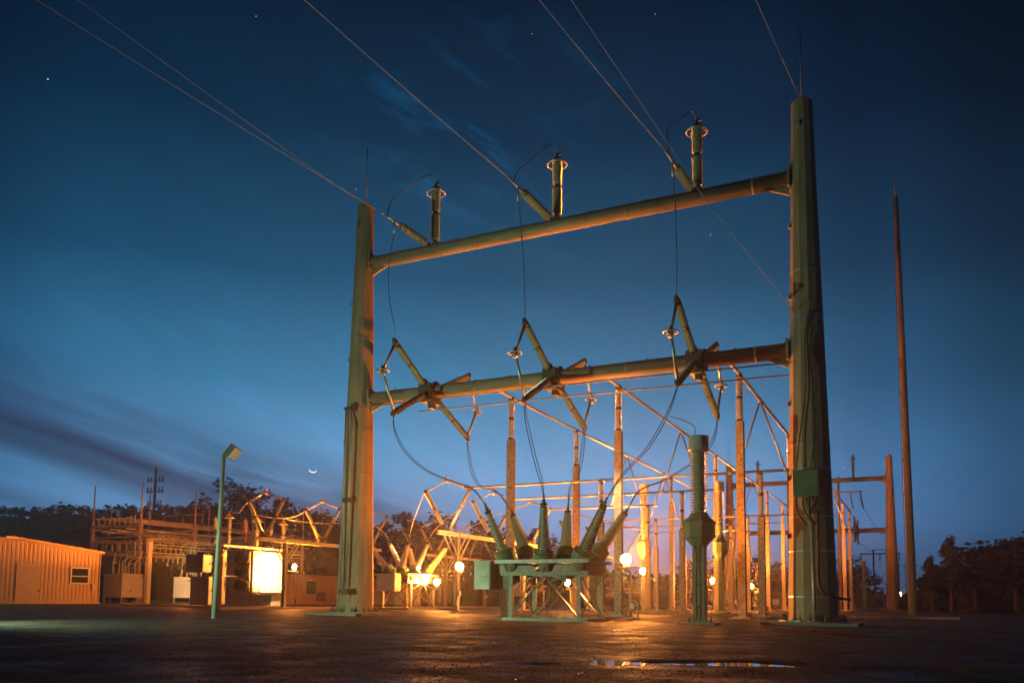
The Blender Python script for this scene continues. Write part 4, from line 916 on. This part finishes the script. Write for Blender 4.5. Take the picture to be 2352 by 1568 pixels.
# ------------------------------------------------------------------ main power transformer
def power_transformer():
    X = -46.0
    def PX_(n, q, x=X): return onx(*Z(n, *q), x)
    def PY_(n, q, y): return ony(*Z(n, *q), y)
    t = thing('power_transformer', 'large power transformer with glowing white radiator panel left of the gantry', 'transformer', (-49, 52.3, 0), 'power transformers')
    # tank behind the radiators, ribbed low down on its near side
    yT = 52.5; xl, xr = PY_(8, (95, 1470), yT).x, PY_(8, (935, 1475), yT).x
    k = MB(); k.box(((xl+xr)/2, yT+.6, .72), (xr-xl, 1.2, 1.36))
    for i in range(7):
        xx = xl+.08+(xr-xl-.16)*i/6; k.box((xx, yT-.05, .72), (.12, .12, 1.30))
    k.box(((xl+xr)/2-.15, yT+.6, 2.95), (xr-xl-.5, 1.1, 3.0)); k.box(((xl+xr)/2-.15, yT+.6, 4.52), (xr-xl-.2, 1.4, .12)); k.box(((xl+xr)/2, yT+.6, 1.44), (xr-xl+.1, 1.3, .08))
    k.build('tank', M['paint'], t)
    # radiator bank: floodlit side coloured white, shaded near end coloured dark and carrying fans
    a = PX_(8, (640, 600)); b = PX_(8, (1125, 1250)); ra, rb, zt, zb = a.y, b.y, a.z, b.z
    n = 5; w = (rb-ra)/n
    for i in range(n):
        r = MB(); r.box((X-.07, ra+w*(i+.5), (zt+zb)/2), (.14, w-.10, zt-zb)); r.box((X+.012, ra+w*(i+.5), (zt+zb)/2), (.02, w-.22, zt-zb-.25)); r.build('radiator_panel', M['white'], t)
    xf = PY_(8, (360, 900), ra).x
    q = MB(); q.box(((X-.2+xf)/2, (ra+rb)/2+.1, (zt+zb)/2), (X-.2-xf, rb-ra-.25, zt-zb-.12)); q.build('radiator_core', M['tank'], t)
    for j in range(9):
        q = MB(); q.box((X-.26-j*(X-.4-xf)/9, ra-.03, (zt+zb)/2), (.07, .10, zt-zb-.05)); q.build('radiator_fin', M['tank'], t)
    for zc in (zt-.55, (zt+zb)/2, zb+.5):
        for xx in (X-.55, (X+xf)/2-.2, xf+.45):
            f = MB(); f.lathe((xx, ra-.10, zc), (0, -1, 0), [(0, .36), (.16, .38), (.17, .32), (.13, .31), (.13, .07), (.22, .06)], 14); f.build('cooling_fan', M['dark'], t)
    for z in (zt+.12, zb-.10):
        p = MB(); p.tube([(xf, ra+.9, z), (X-.15, ra+.9, z)], .10, 8); p.tube([(X-.9, ra+.9, z), (X-.9, yT+.1, z)], .10, 8); p.build('header_pipe', M['paint'], t)
    # conservator and control cabinet at the near left end: shade coloured dark on near side, light coloured pale on narrow side
    def cab(name, nq, z, side, mlit, mshade, depth=None):
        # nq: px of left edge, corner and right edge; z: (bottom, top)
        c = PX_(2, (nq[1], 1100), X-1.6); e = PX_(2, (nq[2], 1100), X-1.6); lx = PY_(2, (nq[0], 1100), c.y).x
        bx = MB(); bx.box(((X-1.6+lx)/2, (c.y+e.y)/2, (z[0]+z[1])/2), (X-1.6-lx, e.y-c.y, z[1]-z[0])); o = bx.build(name, M[mshade], t)
        p = MB(); p.box((X-1.585, (c.y+e.y)/2, (z[0]+z[1])/2), (.03, e.y-c.y-.08, z[1]-z[0]-.1)); p.build(side, M[mlit], o)
        g = MB()
        for m_ in range(3): g.box(((X-1.6+lx)/2, c.y-.01, z[0]+(z[1]-z[0])*(m_+.9)/3.3), ((X-1.6-lx)*.9, .02, .03))
        g.build('seam', M['dark'], o); h = MB(); h.box((X-1.55, c.y+(e.y-c.y)*.75, (z[0]+z[1])/2), (.06, .06, .2)); h.build('handle', M['dark'], o)
        return c
    cab('conservator', (84, 216, 286), (2.55, 3.85), 'lit_end_panel', 'white', 'tank')
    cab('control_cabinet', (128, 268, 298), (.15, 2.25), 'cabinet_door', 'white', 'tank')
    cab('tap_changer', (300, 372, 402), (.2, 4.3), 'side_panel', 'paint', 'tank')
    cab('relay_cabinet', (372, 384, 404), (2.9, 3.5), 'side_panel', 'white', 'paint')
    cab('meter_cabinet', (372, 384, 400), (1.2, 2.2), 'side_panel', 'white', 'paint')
    g = MB(); o0 = PX_(8, (150, 985), X-1.2); g.tube([(X-1.2, o0.y+1.6, o0.z), (X-1.2, o0.y, o0.z), (X-1.2, o0.y, o0.z-1.1)], .045, 6); g.build('oil_pipe', M['alu'], t)
    g = MB(); g.tube([(xl-.3, yT-.2, .3), (xl-.3, yT-.2, 4.9), (xl+1.2, yT-.2, 5.1)], .05, 6); g.tube([(xl+.4, yT-.15, 1.5), (xl+.4, yT-.15, 4.4)], .04, 6); g.build('cable_conduit', M['steel'], t)
    # bushings
    for (qx, qt, qb, tilt) in ((930, 190, 500, .25), (45, 60, 420, -.1), (520, 95, 510, 0), (870, 250, 540, .1)):
        tp = PX_(8, (qx, qt), X-3.2); bt = PX_(8, (qx-(45 if tilt > 0 else 0), qb), X-3.2); d = (tp-bt)
        sh = MB(); sh.sheds(bt, tp-d*.08, .17, .29, .13, 16, .11, .19); bo = sh.build('bushing', M['porcbrown' if tilt in (0, .1) else 'porc'], t)
        h = MB(); h.lathe(tp-d*.08, d, [(0, .14), (.12, .14), (.14, .05), (.32, .04)], 10); h.build('terminal', M['dark'], bo); MB().lathe(bt-d*.18, d, [(0, .34), (.40, .32)], 14).build('turret', M['tank'], bo)
    MB().box((-50.0, 51.0, -.02), (11.5, 13, .14)).build('footing', M['conc'], t)
    # arrester shelf on struts
    l0, l1 = PX_(8, (250, 510)), PX_(8, (1140, 600)); sh = MB(); sh.box((X-.25, (l0.y+l1.y)/2, l0.z-.02), (.26, l1.y-l0.y+.6, .14)); so = sh.build('arrester_shelf', M['white'], t)
    for yy in (l0.y+.3, l1.y-.2): MB().bar((X-.25, yy, l0.z-.1), (X-1.9, yy+.4, l0.z-1.1), .07, .07).build('strut', M['steel'], so)
    return X, l0, l1
TX, l0, l1 = power_transformer()
ta = None
for k, (q, w) in enumerate((((287, 500), 'left'), ((728, 535), 'middle'), ((1138, 590), 'right'))):
    p = onx(*Z(8, *q), TX); lab = f'slim ribbed arrester with flat ring standing on the transformer shelf, {w} of three'
    if ta is None:
        ta = thing('transformer_arrester', lab, 'surge arrester', (TX-.25, p.y, l0.z+.06), 'arresters on the transformer')
        s = MB(); s.sheds((0, 0, .08), (0, 0, 1.12), .10, .19, .10, 12); s.sheds((0, 0, 1.22), (0, 0, 1.98), .10, .19, .10, 12); s.build('sheds', M['porc'], ta, True)
        r = MB(); r.torus((0, 0, 2.0), (0, 0, 1), .34, .035, 20, 6); r.lathe((0, 0, 1.98), (0, 0, 1), [(0, .1), (.08, .1), (.1, .04), (.55, .04)], 8)
        for a_ in range(4): r.tube([(.34*math.cos(a_*1.57), .34*math.sin(a_*1.57), 2.0), (.14*math.cos(a_*1.57), .14*math.sin(a_*1.57), 2.25), (0, 0, 2.35)], .02, 6)
        r.build('ring', M['alu'], ta, True)
    else: dup(ta, (TX-.25, p.y, l0.z+.06), lab)
for k in range(3):
    p = V((R3X-1.6, rows[2][1][k], 7.5)); q = onx(*Z(8, *((287, 40), (755, 40), (1150, 100))[k]), TX); q = V((TX-.25, q.y, l0.z+2.55))
    single(MB().tube(bez(p, p+V((-1.2, 0, -.9)), q+V((1.5, 0, -.3)), q, 14), .035, 6), 'flexible_lead', M['alu'], f'curved lead from the transformer to the stand switches, {BN[k]} from the camera', 'cable', 'leads at the power transformer')
# white cabinet lit behind the second breaker
def white_cab():
    g = onx(*Z(3, 590, 1390), -40.0)
    t = thing('equipment_cabinet', 'glowing white ribbed cabinet seen behind the legs of the bright breaker', 'cabinet', (-40.5, g.y, 0))
    b = MB(); b.box((-40.5, g.y, 1.2), (.9, 2.6, 2.0)); b.build('body', M['white'], t)
    r = MB()
    for k in range(6): r.box((-40.02, g.y-1.2+k*.48, 1.2), (.06, .05, 1.9))
    r.build('rib', M['paint'], t); MB().box((-40.5, g.y, .08), (1.1, 2.8, .16)).build('footing', M['conc'], t)
white_cab()

for (c_, sz, lab) in (((-37.6, 60, .05), (.9, 46, .16), 'long low concrete trench cover running back past the bright breaker'), ((-44.5, 43.6, .05), (13, .8, .16), 'low concrete kerb in front of the power transformer'), ((-9.5, 46.8, .05), (22, .7, .14), 'low concrete cable trench crossing between the tall columns')):
    single(MB().box(c_, sz), 'trench_cover', M['conc'], lab, 'trench cover', 'concrete cable trenches')
# ------------------------------------------------------------------ metal shed and fences behind
def shed():
    a = onx(*Z(8, 1500, 1470), -62.0); b = onx(*Z(8, 1960, 1470), -62.0); X = -62.0
    t = thing('metal_shed', 'dim ribbed metal shed behind the floodlit stand', 'shed', (X-2, 88, 0)); y0, y1 = 68.0, 95.0
    w = MB(); w.box((X-2, (y0+y1)/2, 1.6), (4, y1-y0, 3.2)); y = y0
    while y < y1: w.box((X+.02, y, 1.6), (.05, .06, 3.2)); y += .45
    w.build('wall', M['siding'], t)
    MB().box((X-2, (y0+y1)/2, 3.26), (4.4, y1-y0+.4, .14)).build('roof', M['siding'], t)
    d = MB(); yy = onx(*Z(8, 1690, 1400), X).y; d.box((X+.05, yy, .9), (.08, 1.6, 1.0)); d.build('vent', M['dark'], t)
    d = MB(); yy = onx(*Z(8, 1535, 1260), X).y
    for s in (-1, 1): d.box((X+.06, yy+s*.9, 1.9), (.08, .1, 1.6)); d.box((X+.061, yy, 1.9+s*.8), (.08, 1.7, .1))
    wo = d.build('window', M['trim'], t); MB().box((X+.04, yy, 1.9), (.02, 1.8, 1.6)).build('pane', M['glass'], wo)
shed()
def fence(a, b, label, h=2.1):
    a, b = V((*a, 0)), V((*b, 0)); t = thing('perimeter_fence', label, 'fence', a, 'perimeter fences'); n = int((b-a).length/3.5)
    for k in range(n+1):
        p = a.lerp(b, k/n); MB().tube([p, p+V((0, 0, h+.15))], .05, 6).build('fence_post', M['steel'], t)
    m = MB(); m.bar(a+V((0, 0, h)), b+V((0, 0, h)), .05, .05); m.bar(a+V((0, 0, .15)), b+V((0, 0, .15)), .05, .05); m.build('fence_rail', M['steel'], t)
    d = (b-a).normalized(); m = MB(); L = (b-a).length; nn = int(L/.16)
    for k in range(nn): q = a + d*(L*k/nn); m.box(q+V((0, 0, h/2+.05)), (.07, .07, h-.2))
    m.build('fence_mesh', M['fence'], t)
fence((-62, 118), (-20, 124), 'dark boundary fence behind the yard, left of the middle')
fence((-20, 124), (6, 128), 'dark boundary fence behind the far gantry')
def hut():
    a = ony(*Z(6, 1655, 1340), 118); b = ony(*Z(6, 1850, 1340), 118)
    t = thing('low_hut', 'barely visible pale low hut before the dark trees at far right', 'hut', ((a.x+b.x)/2, 118, 0))
    MB().box(((a.x+b.x)/2+.5, 119.5, 1.55), (b.x-a.x+1, 3, 3.1)).build('wall', M['siding'], t); MB().box(((a.x+b.x)/2+.5, 119.5, 3.18), (b.x-a.x+1.4, 3.4, .16)).build('roof', M['fence'], t)
hut()
# distant vehicle and lamp lights on the road at right
def car():
    p = ony(*Z(6, 950, 1292), 300); t = thing('distant_car', 'tiny far car with two lit lamps between far gantry post and wooden pole', 'car', (p.x, 300, 0))
    b = MB(); b.prism([(p.x-2.2, 299, .4), (p.x+2.2, 299, .4), (p.x+2.2, 299, 1.1), (p.x+1.4, 299, 1.2), (p.x+.7, 299, 1.8), (p.x-1.2, 299, 1.8), (p.x-1.9, 299, 1.15), (p.x-2.2, 299, 1.0)], (0, 1.8, 0)); b.build('body', M['dark'], t)
    for x in (-1.5, 1.5): MB().lathe((p.x+x, 298.9, .36), (0, 1, 0), [(0, .36), (2, .36)], 10).build('wheel', M['black'], t)
    for x in (-1.2, .6): MB().ball((p.x+x, 298.8, .9), .42).build('headlight', M['lampdim'], t)
car()
def street():
    p = ony(*Z(6, 917, 1245), 290); t = thing('street_lamp', 'tiny lit street lamp on the far road right of the far gantry post', 'street lamp', (p.x, 290, 0))
    MB().tube([(p.x, 290, 0), (p.x, 290, p.z)], .1, 6).build('pole', M['steel'], t); MB().ball((p.x, 289.8, p.z), .8, 10).build('lamp', M['lampdim'], t)
    MB().box((p.x+.2, 290, p.z-2.6), (1.3, .5, 3.6)).build('sign_board', M['lampdim'], t)
street()
def parked():
    p = ony(*Z(5, 710, 1387), 130); t = thing('parked_car', 'dim white car behind the columns at the back of the yard', 'car', (p.x, 130, 0)); x = p.x
    b = MB(); b.prism([(x-2.3, 129, .4), (x+2.3, 129, .4), (x+2.3, 129, .95), (x+1.3, 129, 1.05), (x+.6, 129, 1.5), (x-1.1, 129, 1.5), (x-1.8, 129, 1.05), (x-2.3, 129, .95)], (0, 1.8, 0)); b.build('body', M['white'], t)
    g = MB(); g.prism([(x+1.1, 128.98, 1.05), (x+.55, 128.98, 1.42), (x-1.05, 128.98, 1.42), (x-1.6, 128.98, 1.05)], (0, .02, 0)); g.build('window', M['glass'], t)
    for d in (-1.5, 1.5): MB().lathe((x+d, 128.9, .34), (0, 1, 0), [(0, .34), (2, .34)], 12).build('wheel', M['black'], t)
parked()
def sign():
    p = ony(*Z(5, 1378, 1383), 122); t = thing('fence_sign', 'small pale square sign on the back fence left of the right post', 'sign', (p.x, 122, p.z))
    MB().box((p.x, 122, p.z), (.9, .04, .8)).build('plate', M['trim'], t); MB().tube([(p.x, 122.06, 0), (p.x, 122.06, p.z+.3)], .04, 6).build('stake', M['steel'], t)
sign()
# communications mast
def mast():
    q = ony(343, 1385, 170); X = q.x; zt = ony(345, 1074, 170).z
    t = thing('cell_mast', 'tall dark antenna mast with three tiers of arms above the left trees', 'mast', (X, 170, 0))
    MB().tube([(X, 170, 0), (X, 170, zt)], [.6, .36], 10).build('pole', M['tower'], t)
    for y, w in ((1104, 3.0), (1129, 3.0), (1159, 2.6)):
        z = ony(345, y, 170).z; a = MB(); a.tube([(X-w, 170, z), (X+w, 170, z)], .16, 6); a.tube([(X-w*.5, 168.4, z), (X-w*.5, 171.6, z)], .12, 6); a.tube([(X+w*.5, 168.4, z), (X+w*.5, 171.6, z)], .12, 6); a.build('arm', M['tower'], t)
        for s in (-1, -.55, .55, 1): MB().box((X+s*w, 170, z+.35), (.30, .25, 1.7)).build('antenna', M['tower'], t)
mast()

# ------------------------------------------------------------------ trees
def crown_mesh(seed, kind='broad', quads=4200, leaf=.42):
    rr = random.Random(seed); vs = []; fs = []; cl = []
    if kind == 'broad':
        for k in range(46):
            for _ in range(30):
                p = V((rr.uniform(-1, 1), rr.uniform(-1, 1), rr.uniform(-.9, 1)))
                if .25 < p.length < 1: break
            cl.append((V((p.x*3.2, p.y*3.2, 5.6+p.z*3.6)), rr.uniform(.55, 1.15)))
    else:
        for k in range(40):
            h = rr.uniform(.25, 1); r = (1.12-h)*2.9*rr.uniform(.3, 1); a = rr.random()*6.28
            cl.append((V((r*math.cos(a), r*math.sin(a), 2+h*7.6)), rr.uniform(.4, .85)))
    per = quads//len(cl)
    for c, r in cl:
        for _ in range(per):
            d = V((rr.gauss(0, 1), rr.gauss(0, 1), rr.gauss(0, .75))).normalized()*r*rr.random()**.45
            p = c+d; n = V((rr.gauss(0, 1), rr.gauss(0, 1), rr.gauss(0, 1))).normalized(); sx, sy, _d = basis(n); s = leaf*rr.uniform(.5, 1.1)
            b = len(vs); vs += [p-sx*s*.5, p+sy*s*.3, p+sx*s*.5, p-sy*s*.3]; fs.append((b, b+1, b+2, b+3))
    return vs, fs, cl
def make_tree(name, seed, kind, label, group=None):
    t = thing(name, label, 'tree', (0, 0, 0), group); vs, fs, cl = crown_mesh(seed, kind)
    MB().add(vs, fs).build('crown', M['leaf' if kind == 'broad' else 'leaf2'], t, True)
    tr = MB(); tr.tube([(0, 0, -.2), (.1, 0, 3), (0, .1, 6.5), (.1, 0, 8.6)], [.32, .24, .14, .04], 8)
    rr = random.Random(seed)
    for c, r in cl[::3]: tr.tube([(0, 0, max(1.6, c.z*.55)), c*.6+V((0, 0, c.z*.3)), c], [.09, .06, .02], 5)
    tr.build('trunk', M['bark'], t, True); return t
def place(src, q, Y, label, w=None, first=False, ty=None):
    # q: (px x, px y of the top); Y: distance down the yard
    P = ony(q[0], q[1], Y); h = P.z; s = h/9.3
    c = src if first else copy_tree(src)
    c.location = (P.x, Y, 0); c.scale = (s*(w or 1), s*(w or 1), s); c.rotation_euler = (0, 0, random.random()*6.28); c['label'] = label; return c
tb = make_tree('broadleaf_tree', 4, 'broad', 'x'); tb2 = make_tree('broadleaf_tree', 9, 'broad', 'x'); tp = make_tree('pine_tree', 6, 'pine', 'x')
place(tb, (532, 1106), 105, 'tallest leafy tree behind the unlit lamp pole at left', 1.0, True)
place(tb2, (655, 1134), 108, 'broad leafy tree above the white radiator panel', 1.05, True)
place(tb, (590, 1128), 116, 'leafy tree filling the gap between the two tallest left trees', .95)
place(tb2, (448, 1150), 104, 'smaller leafy tree just left of the unlit lamp pole', .8)
place(tb, (745, 1176), 118, 'low leafy tree just left of the left gantry post', 1.1)
place(tb2, (935, 1168), 126, 'leafy tree right of the left gantry post above the bright breaker', 1.15)
place(tb, (1010, 1180), 132, 'leafy tree behind the nearest standing V switch', 1.15)
place(tb2, (875, 1200), 130, 'lower leafy tree touching the right edge of the left gantry post', 1.0)
place(tb, (1105, 1192), 136, 'leafy tree behind the left bushings of the green breaker', 1.0)
place(tb2, (1245, 1205), 150, 'small tree glimpsed between the middle bushings', .9)
place(tb, (1590, 1283), 150, 'rounded tree behind the columns left of the green instrument transformer', 1.3)
place(tb2, (1648, 1268), 152, 'tree behind the tall column right of the green instrument transformer', 1.1)
place(tb, (1735, 1278), 156, 'dark rounded tree behind the columns left of the right post', 1.3)
place(tb2, (1795, 1284), 158, 'dark tree touching the left edge of the right post', 1.1)
place(tb, (1955, 1281), 165, 'dark rounded tree behind the small far instrument transformer', 1.4)
place(tb2, (2012, 1345), 175, 'small round bush like tree left of the far gantry post', 1.2)
place(tp, (2180, 1243), 100, 'tiered pine standing out against the sky right of the wooden pole', .85, True)
place(tp, (2135, 1285), 104, 'smaller pine left of the tiered pine', .85)
place(tb, (2235, 1252), 104, 'dense tree right of the tiered pine', 1.1)
place(tb2, (2330, 1228), 100, 'tall dark tree at the right edge of the view', 1.3)
def wood_mass(name, label, prof, Y, seed, dens, depth=9, leaf=1.0, step=1.0):
    # a far wood that reads as one mass: leaf clumps under a measured skyline
    rr = random.Random(seed); vs = []; fs = []
    for (xa, ya), (xb, yb) in zip(prof, prof[1:]):
        A, B = ony(xa, ya, Y), ony(xb, yb, Y); n = max(1, int((B.x-A.x)/step))
        for k in range(n):
            f = (k+rr.random())/n; top = A.z+(B.z-A.z)*f; x = A.x+(B.x-A.x)*f
            for _ in range(dens):
                z = top*(1-rr.random())*.95 if _ > 2 else top-rr.random()*.7; c = V((x+rr.gauss(0, .6), Y+rr.uniform(0, depth), max(.3, z-rr.random()*.5))); r = rr.uniform(.5, 1.2)
                for __ in range(16):
                    p = c+V((rr.gauss(0, .5), rr.gauss(0, .5), rr.gauss(0, .42)))*r; nn = V((rr.gauss(0, 1), rr.gauss(0, 1), rr.gauss(0, 1))).normalized(); sx, sy, _d = basis(nn); s = leaf*rr.uniform(.5, 1.1)*(1 if z > top*.82 else 2.6)
                    b = len(vs); vs += [p-sx*s*.5, p+sy*s*.3, p+sx*s*.5, p-sy*s*.3]; fs.append((b, b+1, b+2, b+3))
    mb = MB().add(vs, fs)
    for (xa, ya), (xb, yb) in zip(prof, prof[1:]):      # the shaded inside of the wood
        A, B = ony(xa, ya, Y), ony(xb, yb, Y); n = max(1, int((B.x-A.x)/1.6))
        for k in range(n):
            f0, f1 = k/n, (k+1)/n; h0 = (A.z+(B.z-A.z)*f0)*.93-rr.random()*.9; h1 = (A.z+(B.z-A.z)*f1)*.93-rr.random()*.9; x0, x1 = A.x+(B.x-A.x)*f0, A.x+(B.x-A.x)*f1; yy = Y+1+rr.random()
            mb.prism([(x0, yy, 0), (x1, yy, 0), (x1, yy, max(.4, h1)), (x0, yy, max(.4, h0))], (0, depth*.7, 0))
    tag(mb.build(name, M['leaf'], None), label, 'woodland', kind='stuff')
wood_mass('treeline', 'dark far wood along the left skyline', [(-60, 1165), (0, 1162), (40, 1172), (80, 1162), (130, 1158), (170, 1172), (215, 1168), (260, 1158), (320, 1164), (380, 1156), (420, 1168), (480, 1176), (600, 1172), (720, 1190), (800, 1205)], 112, 1, 13)
wood_mass('treeline', 'dark far wood behind the middle of the yard', [(780, 1215), (860, 1222), (940, 1212), (1020, 1222), (1110, 1228), (1180, 1250), (1260, 1268), (1330, 1300), (1440, 1318), (1500, 1318), (1560, 1322), (1640, 1305), (1700, 1312), (1760, 1308), (1820, 1312), (1900, 1320), (1960, 1310), (1990, 1350), (2030, 1372), (2095, 1377)], 170, 2, 7)
wood_mass('treeline', 'black dense wood rising at the right edge', [(2098, 1375), (2125, 1330), (2160, 1305), (2210, 1268), (2250, 1253), (2300, 1247), (2330, 1232), (2420, 1222)], 106, 3, 22, 7)

# ------------------------------------------------------------------ moon and stars
def moon():
    c = CAMLOC + ray(719, 1076).normalized()*5000; r = 5000*9.0/1930
    f = (c-CAMLOC).normalized(); up = AU; rt = AR; n = 24; poly = []
    ang = rad(8)
    for k in range(n+1): t = math.pi + math.pi*k/n; poly.append((math.cos(t)*r, math.sin(t)*r))
    for k in range(n+1): t = 2*math.pi - math.pi*k/n; poly.append((math.cos(t)*r*.98, math.sin(t)*r*.78))
    pts = [c + rt*(x*math.cos(ang)+y*math.sin(ang)) + up*(y*math.cos(ang)-x*math.sin(ang)) for x, y in poly[:-1]]
    m = MB(); m.prism(pts, f*6); single(m, 'moon', M['moon'], 'thin crescent moon low in the sky left of the gantry', 'moon')
moon()
for (x, y, s, lab) in ((110, 182, 1.3, 'brightest star alone high at the far left'), (1632, 539, 1.3, 'bright star between the top beam and the guy wire'), (1505, 33, .9, 'star near the top edge between the wires'), (588, 38, .8, 'faint star near the top edge left of the middle wire'), (818, 435, .9, 'star just above the left gantry post top'), (1939, 1073, 1.0, 'star just above the far gantry beam at right'), (1222, 78, .7, 'faint star in the wispy cloud near the top')):
    p = CAMLOC + ray(x, y).normalized()*5200
    single(MB().ball(p, 5200/1930*s, 8), 'star', M['star'], lab, 'star', 'stars')
